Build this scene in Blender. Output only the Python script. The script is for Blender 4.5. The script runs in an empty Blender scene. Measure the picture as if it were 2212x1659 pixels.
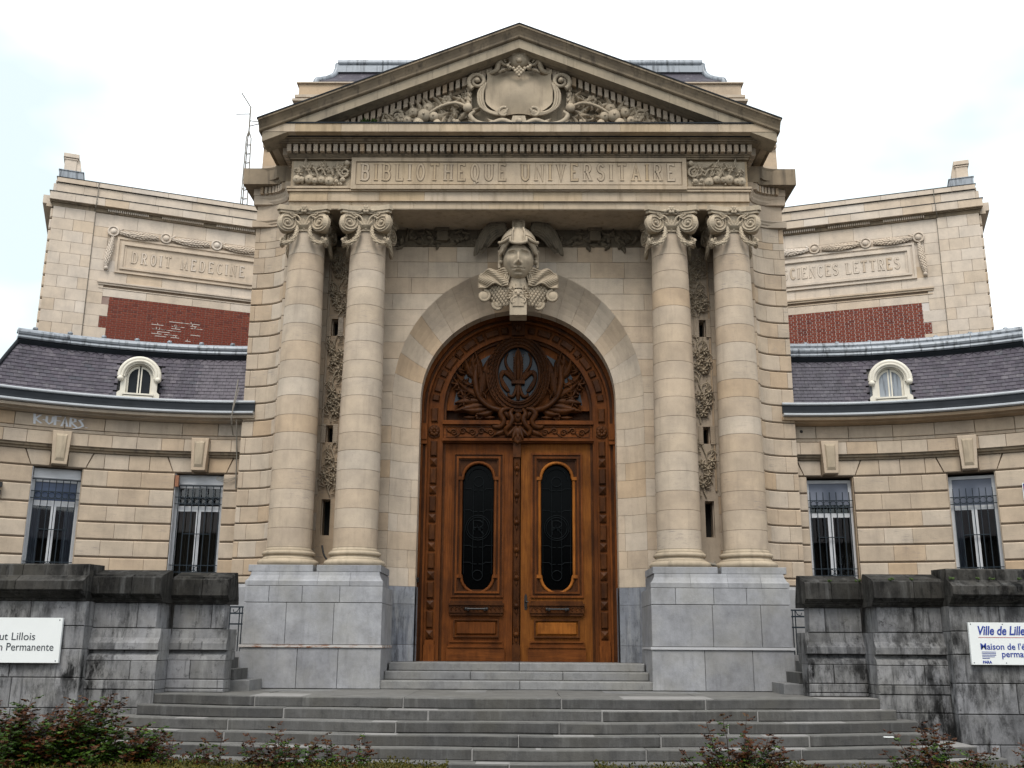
import bpy, math, random
from math import sin, cos, pi, radians as R_, sqrt, hypot, atan2
from mathutils import Vector, Matrix

scene = bpy.context.scene
COL = scene.collection

# ------------------------------------------------------------------ camera
cam_d = bpy.data.cameras.new('camera'); cam = bpy.data.objects.new('camera', cam_d); COL.objects.link(cam)
scene.camera = cam
PITCH, YAW, ROLL = math.atan((1390 - 829.5) / 2200.0), R_(.62), R_(.36)
fw = Vector((-sin(YAW) * cos(PITCH), cos(YAW) * cos(PITCH), sin(PITCH)))
rt = Vector((cos(YAW), sin(YAW), 0)); up = rt.cross(fw)
rt2 = rt * cos(ROLL) + up * sin(ROLL); up2 = -rt * sin(ROLL) + up * cos(ROLL)
cam.matrix_world = Matrix(((rt2.x, up2.x, -fw.x, .085), (rt2.y, up2.y, -fw.y, 0), (rt2.z, up2.z, -fw.z, 1.75), (0, 0, 0, 1)))
cam_d.sensor_width = 36; cam_d.lens = 36 * 2200 / 2212.0
cam_d.clip_start = .1; cam_d.clip_end = 3000

# ------------------------------------------------------------------ sky, sun, exposure
SUN_EL, SUN_AZ = R_(54), R_(192)          # sun direction, azimuth measured from +y towards +x
w = bpy.data.worlds.new('World'); scene.world = w; w.use_nodes = True
nt = w.node_tree; nt.nodes.clear()
def N(t, **k):
    n = nt.nodes.new(t)
    for a, b in k.items(): setattr(n, a, b)
    return n
out = N('ShaderNodeOutputWorld'); bg = N('ShaderNodeBackground'); bg.inputs[1].default_value = .1
sky = N('ShaderNodeTexSky', sky_type='NISHITA', sun_disc=False, sun_elevation=SUN_EL, sun_rotation=SUN_AZ)
tc = N('ShaderNodeTexCoord'); mp = N('ShaderNodeMapping'); mp.inputs['Scale'].default_value = (1.0, 1.0, 1.9); mp.inputs['Location'].default_value = (2.1, .7, .35)
no = N('ShaderNodeTexNoise'); no.inputs['Scale'].default_value = 1.7; no.inputs['Detail'].default_value = 5; no.inputs['Roughness'].default_value = .5
rp = N('ShaderNodeValToRGB'); rp.color_ramp.elements[0].position = .36; rp.color_ramp.elements[1].position = .60
rp.color_ramp.elements[0].color = (.475, .53, .525, 1); rp.color_ramp.elements[1].color = (1, 1, 1, 1)
cl = N('ShaderNodeMix', data_type='RGBA', blend_type='MULTIPLY'); cl.inputs[0].default_value = 1; cl.inputs[7].default_value = (12.6, 12.9, 13.1, 1)
mx = N('ShaderNodeMix', data_type='RGBA'); mx.inputs[0].default_value = .86      # thin bright overcast over a blue sky
L = nt.links.new
L(tc.outputs['Generated'], mp.inputs[0]); L(mp.outputs[0], no.inputs['Vector']); L(no.outputs[0], rp.inputs[0])
L(rp.outputs[0], cl.inputs[6]); L(sky.outputs[0], mx.inputs[6]); L(cl.outputs[2], mx.inputs[7]); L(mx.outputs[2], bg.inputs[0]); L(bg.outputs[0], out.inputs[0])
sun_d = bpy.data.lights.new('sun', 'SUN'); sun_d.energy = 1.5; sun_d.angle = R_(22); sun_d.color = (1, .95, .88)
sun = bpy.data.objects.new('sun', sun_d); COL.objects.link(sun)
sdir = Vector((sin(SUN_AZ) * cos(SUN_EL), cos(SUN_AZ) * cos(SUN_EL), sin(SUN_EL)))
sun.rotation_euler = sdir.to_track_quat('Z', 'Y').to_euler(); sun.location = (0, -20, 40)
scene.view_settings.view_transform = 'Standard'; scene.view_settings.look = 'None'
scene.view_settings.gamma = 1; scene.view_settings.use_curve_mapping = False
scene.view_settings.exposure = 0.68
scene.cycles.max_bounces = 6; scene.cycles.diffuse_bounces = 2; scene.cycles.use_denoising = True

# ------------------------------------------------------------------ materials
MATS = {}
class NT:
    def __init__(s, name):
        s.m = bpy.data.materials.new(name); s.m.use_nodes = True; s.t = s.m.node_tree; s.t.nodes.clear()
        s.o = s.n('ShaderNodeOutputMaterial'); s.b = s.n('ShaderNodeBsdfPrincipled'); s.l(s.b.outputs[0], s.o.inputs[0]); MATS[name] = s.m
    def n(s, t, **k):
        x = s.t.nodes.new(t)
        for a, b in k.items(): setattr(x, a, b)
        return x
    def l(s, a, b): s.t.links.new(a, b)
    def pos(s, sc=(1, 1, 1)):
        if not hasattr(s, '_g'): s._g = s.n('ShaderNodeNewGeometry')
        m = s.n('ShaderNodeMapping'); m.inputs['Scale'].default_value = sc; s.l(s._g.outputs['Position'], m.inputs[0]); return m.outputs[0]
    def noise(s, scale, sc=(1, 1, 1), detail=4, rough=.62):
        x = s.n('ShaderNodeTexNoise'); x.inputs['Scale'].default_value = scale; x.inputs['Detail'].default_value = detail; x.inputs['Roughness'].default_value = rough
        s.l(s.pos(sc), x.inputs['Vector']); return x.outputs[0]
    def ramp(s, src, stops, mode='LINEAR'):
        r = s.n('ShaderNodeValToRGB'); e = r.color_ramp.elements; r.color_ramp.interpolation = mode
        while len(e) < len(stops): e.new(.5)
        for el, (p, c) in zip(e, stops):
            el.position = p; el.color = (c, c, c, 1) if isinstance(c, (int, float)) else (*c, 1)
        s.l(src, r.inputs[0]); return r.outputs[0]
    def mix(s, fac, a, b, mode='MIX'):
        x = s.n('ShaderNodeMix', data_type='RGBA', blend_type=mode)
        for i, v in ((0, fac), (6, a), (7, b)):
            if isinstance(v, (int, float)): x.inputs[i].default_value = v
            elif isinstance(v, tuple): x.inputs[i].default_value = (*v, 1)
            else: s.l(v, x.inputs[i])
        return x.outputs[2]
    def rand(s): return s.n('ShaderNodeObjectInfo').outputs['Random']
    def done(s, col, rough=.85, bump=None, bs=.3, dist=.02, spec=.3, metal=0):
        if isinstance(col, tuple): s.b.inputs['Base Color'].default_value = (*col, 1)
        else: s.l(col, s.b.inputs['Base Color'])
        if isinstance(rough, (int, float)): s.b.inputs['Roughness'].default_value = rough
        else: s.l(rough, s.b.inputs['Roughness'])
        s.b.inputs['Specular IOR Level'].default_value = spec; s.b.inputs['Metallic'].default_value = metal
        if bump is not None:
            k = s.n('ShaderNodeBump'); k.inputs['Strength'].default_value = bs; k.inputs['Distance'].default_value = dist
            s.l(bump, k.inputs['Height']); s.l(k.outputs[0], s.b.inputs['Normal'])
        return s.m

def limestone(name, stops, dirt_shade=.25, dirtcol=(.10, .09, .08), streak=.35, ochre=.2, gain=1.0):
    t = NT(name)
    c = t.ramp(t.rand(), [(p, tuple(gain * q for q in v)) for p, v in stops])
    c = t.mix(t.ramp(t.noise(1.3), [(.35, 0.0), (.7, ochre)]), c, (.43 * gain, .325 * gain, .205 * gain))
    big = t.ramp(t.noise(2.6, detail=6), [(.3, .80), (.7, 1.12)])
    c = t.mix(1.0, c, big, 'MULTIPLY')
    # sedimentary bedding: thin grey dashes lying flat
    bed = t.ramp(t.noise(3.0, (2.2, 2.2, 22), 5, .6), [(.56, 0), (.68, streak)])
    msk = t.ramp(t.noise(1.1, (1, 1, 1.6)), [(.45, 0), (.62, 1)])
    r2 = t.n('ShaderNodeMath', operation='FRACT'); r3 = t.n('ShaderNodeMath', operation='MULTIPLY'); r3.inputs[1].default_value = 7.31; t.l(t.rand(), r3.inputs[0]); t.l(r3.outputs[0], r2.inputs[0])
    bed = t.mix(1.0, bed, t.ramp(r2.outputs[0], [(.25, .15), (.8, 1.0)]), 'MULTIPLY')
    c = t.mix(t.mix(1.0, bed, msk, 'MULTIPLY'), c, (.20, .18, .175))
    run = t.ramp(t.noise(2.2, (4, 4, .45), 4), [(.52, 0), (.75, dirt_shade)])
    c = t.mix(run, c, dirtcol)
    spk = t.ramp(t.noise(55, detail=3), [(.60, 0), (.72, .35)])
    c = t.mix(spk, c, tuple(.45 * x for x in (.45, .36, .26)))
    return t.done(c, .88, t.noise(38, detail=5), .25, .008)
LS = [(0, (.42, .335, .25)), (.25, (.46, .385, .305)), (.5, (.41, .32, .235)), (.7, (.475, .405, .33)), (.9, (.44, .34, .245)), (1, (.425, .31, .205))]
stone = limestone('limestone', LS, .22, (.13, .11, .09), streak=.8)
ashlar = limestone('pale_limestone', [(p, tuple(1.04 * q for q in v)) for p, v in LS], .18, streak=.45)
tower_stone = limestone('tower_limestone', [(0, (.54, .455, .37)), (.3, (.58, .505, .43)), (.6, (.53, .43, .33)), (.85, (.60, .53, .46)), (1, (.50, .39, .28))], .12, streak=.2)
weathered = limestone('weathered_limestone', [(0, (.19, .15, .105)), (.5, (.24, .19, .135)), (1, (.175, .135, .09))], .75, (.035, .03, .026), .5, .2)
carved = limestone('carved_limestone', [(0, (.38, .31, .225)), (1, (.42, .35, .26))], .4, (.07, .06, .05), .1, .1)
sooty_shaded = limestone('sooty_shaded_limestone', [(0, (.105, .085, .06)), (1, (.15, .12, .085))], .8, (.02, .018, .015), .1, .1)  # blackened frieze stone; on the helmet wings the colour also holds the soffit's shade
midstone = limestone('grey_cornice_stone', [(0, (.27, .225, .165)), (1, (.34, .285, .21))], .6, (.05, .042, .035), .4, .2)
entab = limestone('entablature_limestone', [(0, (.37, .295, .215)), (.4, (.42, .34, .255)), (.75, (.38, .285, .18)), (1, (.44, .365, .285))], .5, (.12, .085, .05), .3, .35)
t = NT('mortar'); t.done(t.mix(t.noise(20), (.16, .12, .085), (.24, .18, .13)), .95)
t = NT('grey_mortar'); grey_mortar = t.done(t.mix(t.noise(9), (.16, .155, .15), (.30, .29, .28)), .95)
t = NT('dark_joint'); t.done(t.mix(t.noise(9), (.04, .038, .036), (.10, .095, .09)), .95)

def bluestone(name, lo, hi, stain=.3, black=(.02, .02, .022), vert=.4, pale=0, cover=.52, top_pale=0, spec=.25):
    t = NT(name)
    c = t.ramp(t.rand(), [(0, lo), (1, hi)])
    c = t.mix(1.0, c, t.ramp(t.noise(3.2, detail=9, rough=.72), [(.25, .62), (.75, 1.3)]), 'MULTIPLY')
    c = t.mix(t.ramp(t.noise(1.4, detail=5), [(.42, 0), (.66, .35)]), c, tuple(x * k for x, k in zip(hi, (.95, .9, .74))))
    s1 = t.ramp(t.noise(1.9, (2.6, 2.6, vert * 2), 9, .74), [(cover, 0), (cover + .13, 1)])
    s2 = t.ramp(t.noise(.9, (1, 1, 1), 6, .6), [(.36, 0), (.60, stain)])
    c = t.mix(t.mix(1.0, s1, s2, 'MULTIPLY'), c, black)
    run = t.ramp(t.noise(2.6, (5, 5, vert * .8), 6, .65), [(.55, 0), (.68, stain * .7)]); c = t.mix(run, c, black)
    blot = t.ramp(t.noise(8, detail=9, rough=.78), [(.55, 0), (.68, stain * .8)])
    c = t.mix(blot, c, black)
    if top_pale:                                   # upward faces made paler, broken up by noise
        sx = t.n('ShaderNodeSeparateXYZ'); t.l(t._g.outputs['Normal'], sx.inputs[0]); dn = t.ramp(t.noise(3.5, (1, 2.5, 1), 8, .7), [(.3, .15), (.7, 1.0)])
        c = t.mix(t.mix(1.0, t.ramp(sx.outputs[2], [(.6, 0), (.95, top_pale)]), dn, 'MULTIPLY'), c, (.24, .235, .22))
    if pale: c = t.mix(t.ramp(t.noise(2.1, (4, 4, .6), 8, .7), [(.52, 0), (.68, pale)]), c, (.34, .34, .335))
    return t.done(c, .82, t.noise(45, detail=6), .4, .01, spec)
ped_stone = bluestone('blue_stone', (.235, .237, .25), (.30, .302, .315), .28, (.10, .10, .105), .6)
step_stone = bluestone('step_stone', (.055, .054, .053), (.092, .090, .087), .5, (.022, .022, .022), 1.2, .12, top_pale=.6)
door_step = bluestone('pale_step_stone', (.17, .17, .172), (.23, .228, .225), .4, (.06, .06, .06), 1.0)
terr_stone = bluestone('terrace_stone', (.13, .13, .135), (.225, .225, .235), 1.0, (.006, .006, .006), .5, .35, .44)
terr_cap = bluestone('blackened_cap_stone', (.026, .025, .023), (.060, .057, .053), 1.0, (.004, .004, .004), .6, .12, .42, spec=.1)
jamb_stone = bluestone('jamb_blue_stone', (.15, .16, .185), (.22, .23, .255), .8, (.035, .037, .045), .3, .45)

t = NT('slate'); c = t.ramp(t.rand(), [(0, (.046, .039, .053)), (.35, (.070, .060, .077)), (.65, (.058, .052, .067)), (.85, (.098, .086, .102)), (1, (.050, .050, .064))])
c = t.mix(t.ramp(t.noise(2.2, (3, 3, .7), 5), [(.5, 0), (.68, .6)]), c, (.035, .033, .04)); c = t.mix(t.ramp(t.noise(9, detail=6), [(.55, 0), (.7, .35)]), c, (.22, .21, .22))
t.done(c, .6, t.noise(30), .3, .006, .3); slate = t.m
t = NT('lead_sheet'); c = t.mix(t.noise(3, detail=6), (.17, .19, .215), (.31, .335, .365)); c = t.mix(t.ramp(t.noise(2.2, (6, 6, .6), 5), [(.50, 0), (.66, .85)]), c, (.045, .05, .057))
t.done(c, .5, t.noise(12), .15, .01, .5, .25); lead = t.m
t = NT('bright_zinc'); t.done(t.mix(t.noise(3, detail=6), (.30, .32, .34), (.48, .50, .52)), .5, None, spec=.4); zinc = t.m
t = NT('dark_lead'); c = t.mix(t.noise(4, detail=6), (.008, .010, .012), (.026, .030, .036)); t.done(c, .65, t.noise(9), .2, .01, .1); dlead = t.m
def brick(name, a, b, d):
    t = NT(name); c = t.ramp(t.rand(), [(0, a), (.6, b), (1, d)])
    c = t.mix(t.ramp(t.noise(26, detail=4), [(.4, 0), (.8, .5)]), c, tuple(.6 * x for x in a)); return t.done(c, .85, t.noise(60), .3, .005)
brick_m = brick('red_brick', (.165, .036, .022), (.205, .052, .030), (.11, .027, .020))
t = NT('brick_mortar'); t.done(t.mix(t.noise(3), (.20, .12, .10), (.34, .27, .23)), .95); brick_mortar = t.m
t = NT('white_mortar'); t.done((.55, .50, .46), .95); wmortar = t.m
def wood(name, a, b, scale=(14, 14, .9), rough=.62):
    t = NT(name); g = t.noise(3.2, scale, 6, .62); c = t.ramp(g, [(.28, a), (.72, b)])
    c = t.mix(1.0, c, t.ramp(t.rand(), [(0, .75), (1, 1.2)]), 'MULTIPLY'); c = t.mix(t.ramp(t.noise(1.7, (1.5, 1.5, .8), 5), [(.42, 0), (.68, .75)]), c, tuple(.4 * x for x in a))
    return t.done(c, t.ramp(t.noise(8), [(.3, rough - .1), (.7, rough + .15)]), g, .35, .004, .12)
wood_m = wood('oak_wood', (.075, .021, .004), (.165, .050, .009))
wood_h = wood('oak_rail', (.075, .021, .004), (.155, .047, .009), (.9, 14, 14))
wood_c = wood('carved_oak', (.038, .012, .003), (.085, .028, .006), (6, 6, 3), .5)
wood_light = wood('sunbleached_oak', (.15, .045, .007), (.29, .102, .016))
def plain(name, col, rough=.6, var=.15, spec=.4, metal=0, sc=6):
    t = NT(name); c = t.mix(t.noise(sc, detail=5), tuple((1 - var) * x for x in col), tuple(min(1, (1 + var) * x) for x in col)); return t.done(c, rough, None, spec=spec, metal=metal)
white = plain('white_plastic', (.52, .53, .55), .4); cream = plain('cream_paint', (.64, .60, .51), .55, .2)
iron = plain('dark_green_iron', (.006, .014, .022), .5, .3); door_iron = plain('door_grille_iron', (.0025, .0045, .0055), .6, .3, .15); black_iron = plain('black_iron', (.012, .011, .011), .4, .3)
rust_strip = NT('painted_rusty_strip'); c = rust_strip.mix(rust_strip.ramp(rust_strip.noise(6, (1, 1, 5), 6, .7), [(.5, 0), (.62, 1)]), (.42, .40, .38), (.22, .085, .035)); rust_strip = rust_strip.done(c, .8)
strip_grey = plain('painted_strip', (.40, .40, .41), .7)
t = NT('window_glass'); tr_ = t.n('ShaderNodeBsdfTransparent'); tr_.inputs[0].default_value = (.72, .76, .78, 1); gl_ = t.n('ShaderNodeBsdfGlossy'); gl_.inputs['Roughness'].default_value = .02; fr_ = t.n('ShaderNodeFresnel'); fr_.inputs[0].default_value = 1.75
ms_ = t.n('ShaderNodeMixShader'); t.l(fr_.outputs[0], ms_.inputs[0]); t.l(tr_.outputs[0], ms_.inputs[1]); t.l(gl_.outputs[0], ms_.inputs[2]); t.l(ms_.outputs[0], t.o.inputs[0]); glass = t.m
t = NT('dark_door_glass'); t.done((.0012, .0014, .0016), .12, None, spec=.06); dglass = t.m
t = NT('blue_grey_glass'); t.done((.016, .021, .030), .15, None, spec=.3); bglass = t.m
curtain = plain('grey_blind', (.16, .18, .23), .7, .2, sc=3)
curtain_brown = plain('brown_curtain', (.060, .046, .030), .9, .25)
t = NT('room_dark'); t.done((.012, .011, .010), .95); room = t.m
sign_white = plain('sign_white', (.72, .74, .73), .35, .04); sign_dark = plain('sign_lettering', (.03, .04, .05), .5, .05); sign_blue = plain('blue_lettering', (.02, .045, .26), .45, .05)
plate_blue = plain('enamel_blue', (.03, .035, .20), .3, .05); red_paint = plain('red_paint', (.45, .04, .03), .5, .05)
spray = plain('white_spray_paint', (.60, .62, .66), .8, .1)
cable_m = plain('cable_black', (.02, .02, .02), .6); cable_l = plain('cable_grey', (.20, .18, .15), .7)
letter_shade = plain('letter_edge_shade', (.15, .115, .08), .95, .3)  # edge shade round the portico letters, put into a colour
t = NT('pavement_slabs'); t.done(t.mix(t.noise(2), (.05, .05, .05), (.085, .083, .08)), .9, t.noise(40), .2, .01); paving = t.m
t = NT('soil'); t.done(t.mix(t.noise(9), (.035, .025, .016), (.07, .05, .03)), .95, t.noise(30), .5, .03); soil = t.m
def leafmat(name, stops, rough=.45):
    t = NT(name); c = t.ramp(t.noise(16, detail=2), stops); a = t.ramp(t.noise(2.3), [(.3, .7), (.7, 1.2)]); c = t.mix(1.0, c, a, 'MULTIPLY')
    t.done(c, rough, None, spec=.18); return t.m
leaf_g = leafmat('green_rose_leaf', [(.30, (.012, .030, .004)), (.5, (.032, .070, .008)), (.68, (.070, .105, .012)), (.8, (.06, .05, .010))])
leaf_r = leafmat('red_rose_leaf', [(.3, (.034, .008, .003)), (.5, (.066, .018, .004)), (.7, (.05, .035, .006))])
stem_m = plain('rose_stem', (.035, .018, .012), .6)
hedge_m = leafmat('box_hedge_leaf', [(.3, (.016, .022, .003)), (.5, (.052, .050, .006)), (.72, (.115, .080, .009))])
tower_letter_shade = plain('faint_letter_edge_shade', (.24, .19, .14), .95, .2)  # fainter painted edge shade for the hall letters
moss = plain('moss', (.035, .06, .012), .95)

# ------------------------------------------------------------------ mesh builder
class MB:
    def __init__(s): s.v = []; s.f = []; s.sm = []
    def add(s, v, f, smooth=False):
        b = len(s.v); s.v.extend(v); s.f.extend(tuple(i + b for i in q) for q in f); s.sm.extend([smooth] * len(f)); return s
    def box(s, x0, x1, y0, y1, z0, z1):
        return s.add([(x0, y0, z0), (x1, y0, z0), (x1, y1, z0), (x0, y1, z0), (x0, y0, z1), (x1, y0, z1), (x1, y1, z1), (x0, y1, z1)],
                     [(0, 3, 2, 1), (4, 5, 6, 7), (0, 1, 5, 4), (1, 2, 6, 5), (2, 3, 7, 6), (3, 0, 4, 7)])
    def mapbox(s, m, u0, u1, z0, z1, d0, d1, nu=1, nz=1):
        return s.block(m, u0, u1, z0, z1, d0, d1, 0, nu, nz)
    def block(s, m, u0, u1, z0, z1, d0, d1, c=.01, nu=1, nz=1, cu=None, cz=None, ce=None):
        """a stone: bounds in (u, z, d) space, chamfered front edges, mapped to the world by m"""
        cu = c if cu is None else cu; cz = c if cz is None else cz; ce = c if ce is None else ce
        us = [u0 + cu + (u1 - u0 - 2 * cu) * i / nu for i in range(nu + 1)]
        zs = [z0 + cz + (z1 - z0 - 2 * cz) * i / nz for i in range(nz + 1)]
        cols = []
        if c > 0 or cu > 0:
            e = [(u0, z0, d0), (u0, z0, d1 - max(c, ce))] + [(u0, z, d1 - ce) for z in zs] + [(u0, z1, d1 - max(c, ce)), (u0, z1, d0)]; cols.append(e)
        for u in us: cols.append([(u, z0, d0), (u, z0, d1 - c)] + [(u, z, d1) for z in zs] + [(u, z1, d1 - c), (u, z1, d0)])
        if c > 0 or cu > 0:
            cols.append([(u1, z0, d0), (u1, z0, d1 - max(c, ce))] + [(u1, z, d1 - ce) for z in zs] + [(u1, z1, d1 - max(c, ce)), (u1, z1, d0)])
        n = len(cols[0]); V = [m(*p) for col in cols for p in col]; F = []
        for k in range(len(cols) - 1):
            a, b = k * n, (k + 1) * n
            for i in range(n - 1): F.append((a + i, b + i, b + i + 1, a + i + 1))
        F.append(tuple(range(n))); F.append(tuple(range((len(cols) - 1) * n, len(cols) * n))[::-1])
        return s.add(V, F)
    def sweep(s, m, prof, us, closed=True, caps=True):
        """profile [(z, d)] carried along u values"""
        n = len(prof); V = [m(u, z, d) for u in us for z, d in prof]; F = []
        for k in range(len(us) - 1):
            for i in range(n if closed else n - 1):
                j = (i + 1) % n; F.append((k * n + i, (k + 1) * n + i, (k + 1) * n + j, k * n + j))
        if caps and closed: F += [tuple(range(n)), tuple(range((len(us) - 1) * n, len(us) * n))[::-1]]
        return s.add(V, F)
    def lathe(s, prof, c, n=32, smooth=True, caps=True, sx=1, sy=1):
        cx, cy = c; V = [(cx + sx * r * cos(2 * pi * k / n), cy + sy * r * sin(2 * pi * k / n), z) for r, z in prof for k in range(n)]; F = []
        for i in range(len(prof) - 1):
            for k in range(n): F.append((i * n + k, i * n + (k + 1) % n, (i + 1) * n + (k + 1) % n, (i + 1) * n + k))
        s.add(V, F, smooth)
        if caps: s.add([V[k] for k in range(n)], [tuple(range(n))[::-1]]); s.add(V[-n:], [tuple(range(n))])
        return s
    def ball(s, c, r, nu=10, nv=7, smooth=True, rot=None):
        rx, ry, rz = r if isinstance(r, tuple) else (r, r, r); V = []; F = []
        for i in range(nv + 1):
            a = pi * i / nv
            for k in range(nu):
                b = 2 * pi * k / nu; p = Vector((rx * sin(a) * cos(b), ry * sin(a) * sin(b), rz * cos(a)))
                if rot is not None: p = rot @ p
                V.append((c[0] + p.x, c[1] + p.y, c[2] + p.z))
        for i in range(nv):
            for k in range(nu): F.append((i * nu + k, (i + 1) * nu + k, (i + 1) * nu + (k + 1) % nu, i * nu + (k + 1) % nu))
        return s.add(V, F, smooth)
    def tube(s, path, r, n=6, smooth=True, flat=1.0, sp=True):
        P = [Vector(p) for p in path]; rs = list(r) if isinstance(r, (list, tuple)) else [r] * len(P); V = []; F = []
        if sp and n >= 5 and 3 <= len(P) <= 12:               # round the path off with a spline
            Q = []; qr = []; m_ = len(P)
            for i in range(m_ - 1):
                p0, p1, p2, p3 = P[max(0, i - 1)], P[i], P[i + 1], P[min(m_ - 1, i + 2)]
                for h in range(4):
                    t = h / 4; Q.append(.5 * ((2 * p1) + (p2 - p0) * t + (2 * p0 - 5 * p1 + 4 * p2 - p3) * t * t + (3 * p1 - p0 - 3 * p2 + p3) * t ** 3)); qr.append(lerp(rs[i], rs[i + 1], t))
            P = Q + [P[-1]]; rs = qr + [rs[-1]]
        for i, p in enumerate(P):
            d = (P[min(i + 1, len(P) - 1)] - P[max(i - 1, 0)]); d = d.normalized() if d.length > 1e-9 else Vector((0, 0, 1))
            a = d.cross(Vector((0, 1, 0)));  a = a.normalized() if a.length > 1e-3 else d.cross(Vector((1, 0, 0))).normalized(); b = d.cross(a)
            for k in range(n):
                q = p + a * (rs[i] * cos(2 * pi * k / n)) + b * (rs[i] * flat * sin(2 * pi * k / n)); V.append(tuple(q))
        for i in range(len(P) - 1):
            for k in range(n): F.append((i * n + k, i * n + (k + 1) % n, (i + 1) * n + (k + 1) % n, (i + 1) * n + k))
        s.add(V, F, smooth); s.add(V[:n] + V[-n:], [tuple(range(n)), tuple(range(n, 2 * n))[::-1]]); return s
    def poly(s, pts, m, d0, d1):
        """closed outline [(u, z)] given thickness from d0 to d1"""
        n = len(pts); V = [m(u, z, d0) for u, z in pts] + [m(u, z, d1) for u, z in pts]
        F = [tuple(range(n, 2 * n)), tuple(range(n))[::-1]] + [(i, (i + 1) % n, n + (i + 1) % n, n + i) for i in range(n)]
        return s.add(V, F)
    def ring(s, outer, inner, m, d0, d1):
        """frame between two outlines with the same number of points"""
        n = len(outer); V = [m(u, z, d) for d in (d0, d1) for o in (outer, inner) for u, z in o]; F = []
        for i in range(n):
            j = (i + 1) % n; F += [(2 * n + i, 2 * n + j, 3 * n + j, 3 * n + i), (i, j, 2 * n + j, 2 * n + i), (n + j, n + i, 3 * n + i, 3 * n + j)]
        return s.add(V, F)
    def mesh(s, name, mat):
        me = bpy.data.meshes.new(name); me.from_pydata(s.v, [], s.f); me.polygons.foreach_set('use_smooth', s.sm)
        if isinstance(mat, str): mat = MATS[mat]
        me.materials.append(mat); me.update(); return me
    def build(s, name, mat, parent=None, kind=None): return put(name, s.mesh(name, mat), parent, kind=kind)

def put(name, me, parent=None, mw=None, kind=None):
    o = bpy.data.objects.new(name, me); COL.objects.link(o)
    if parent is not None:
        o.parent = parent
        if parent.type == 'EMPTY' and parent.parent is None: o.matrix_parent_inverse = Matrix.Translation(-parent.location)
    if mw is not None: o.matrix_basis = mw
    if kind: o['kind'] = kind
    return o
def tag(o, label=None, cat=None, group=None, kind=None):
    if label: o['label'] = label
    if cat: o['category'] = cat
    if group: o['group'] = group
    if kind: o['kind'] = kind
    return o
def thing(name, label, cat, loc, group=None):
    o = bpy.data.objects.new(name, None); COL.objects.link(o); o.location = loc; o.empty_display_size = .3; return tag(o, label, cat, group)
def subpart_of(o, parent):
    o.parent = parent; return o
def flat(Y): return lambda u, z, d: (u, Y - d, z)
def lerp(a, b, t): return a + (b - a) * t
def sgn_map(s, m): return lambda u, z, d: (s * m(u, z, d)[0], m(u, z, d)[1], m(u, z, d)[2])
rnd = random.Random(11)
def cuts(a, b, avg, r=rnd, jit=.18, phase=None):
    """cut the stretch a..b into stones of about the given length"""
    n = max(1, round(abs(b - a) / avg)); s = (b - a) / n; ph = (r.random() if phase is None else phase)
    xs = [a] + [a + s * (i + (0 if n < 2 else (ph - .5) * .6) + r.uniform(-jit, jit)) for i in range(1, n)] + [b]
    return list(zip(xs[:-1], xs[1:]))

# carving helpers, all in (u, z, d) relief space mapped by m
def spiral(mb, m, cu, cz, r0, r1, turns, a0, hand, tr, d=.0, n=40, ns=5):
    P = []; rs = []
    for i in range(n + 1):
        t = i / n; a = a0 + hand * 2 * pi * turns * t; r = r0 * (1 - t) + r1 * t
        P.append(m(cu + r * cos(a), cz + r * sin(a), d)); rs.append(tr * (1 - .55 * t))
    mb.tube(P, rs, ns)
def leaf(mb, m, cu, cz, ang, ln, wd, d0=.0, lift=.05, lobes=3, curl=.0):
    """lobed acanthus-like leaf with raised rib, tip curling towards the viewer"""
    nl, nw = 8, 4; V = []; F = []
    for i in range(nl + 1):
        t = i / nl; hw = wd * (sin(pi * min(1, t * .9 + .08)) ** .7) * (1 - .28 * abs(sin(lobes * pi * t)))
        ca = ang + curl * t; 
        cx = cu + ln * t * cos(ang + curl * t * .5); cy = cz + ln * t * sin(ang + curl * t * .5)
        for j in range(nw + 1):
            q = (j / nw - .5) * 2; px = cx - hw * q * sin(ca); py = cy + hw * q * cos(ca)
            V.append(m(px, py, d0 + lift * (.35 + .65 * t * t) * (1 - .75 * q * q) + (.012 if j == nw // 2 else 0)))
    for i in range(nl):
        for j in range(nw): a = i * (nw + 1) + j; F.append((a, a + 1, a + nw + 2, a + nw + 1))
    mb.add(V, F, True)
def fruit(mb, m, u, z, d, r):
    p = m(u, z, d); mb.ball(p, (r, r * .8, r), 10, 7); q = m(u + .02 * r, z - .1 * r, d + r * .78); mb.ball(q, (r * .22, r * .2, r * .22), 6, 4)
def flower(mb, m, u, z, d, r, n=6):
    for k in range(n):
        a = 2 * pi * k / n; mb.ball(m(u + .6 * r * cos(a), z + .6 * r * sin(a), d), (r * .42, r * .28, r * .42), 7, 5)
    mb.ball(m(u, z, d + .1 * r), (r * .3, r * .35, r * .3), 7, 5)
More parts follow.
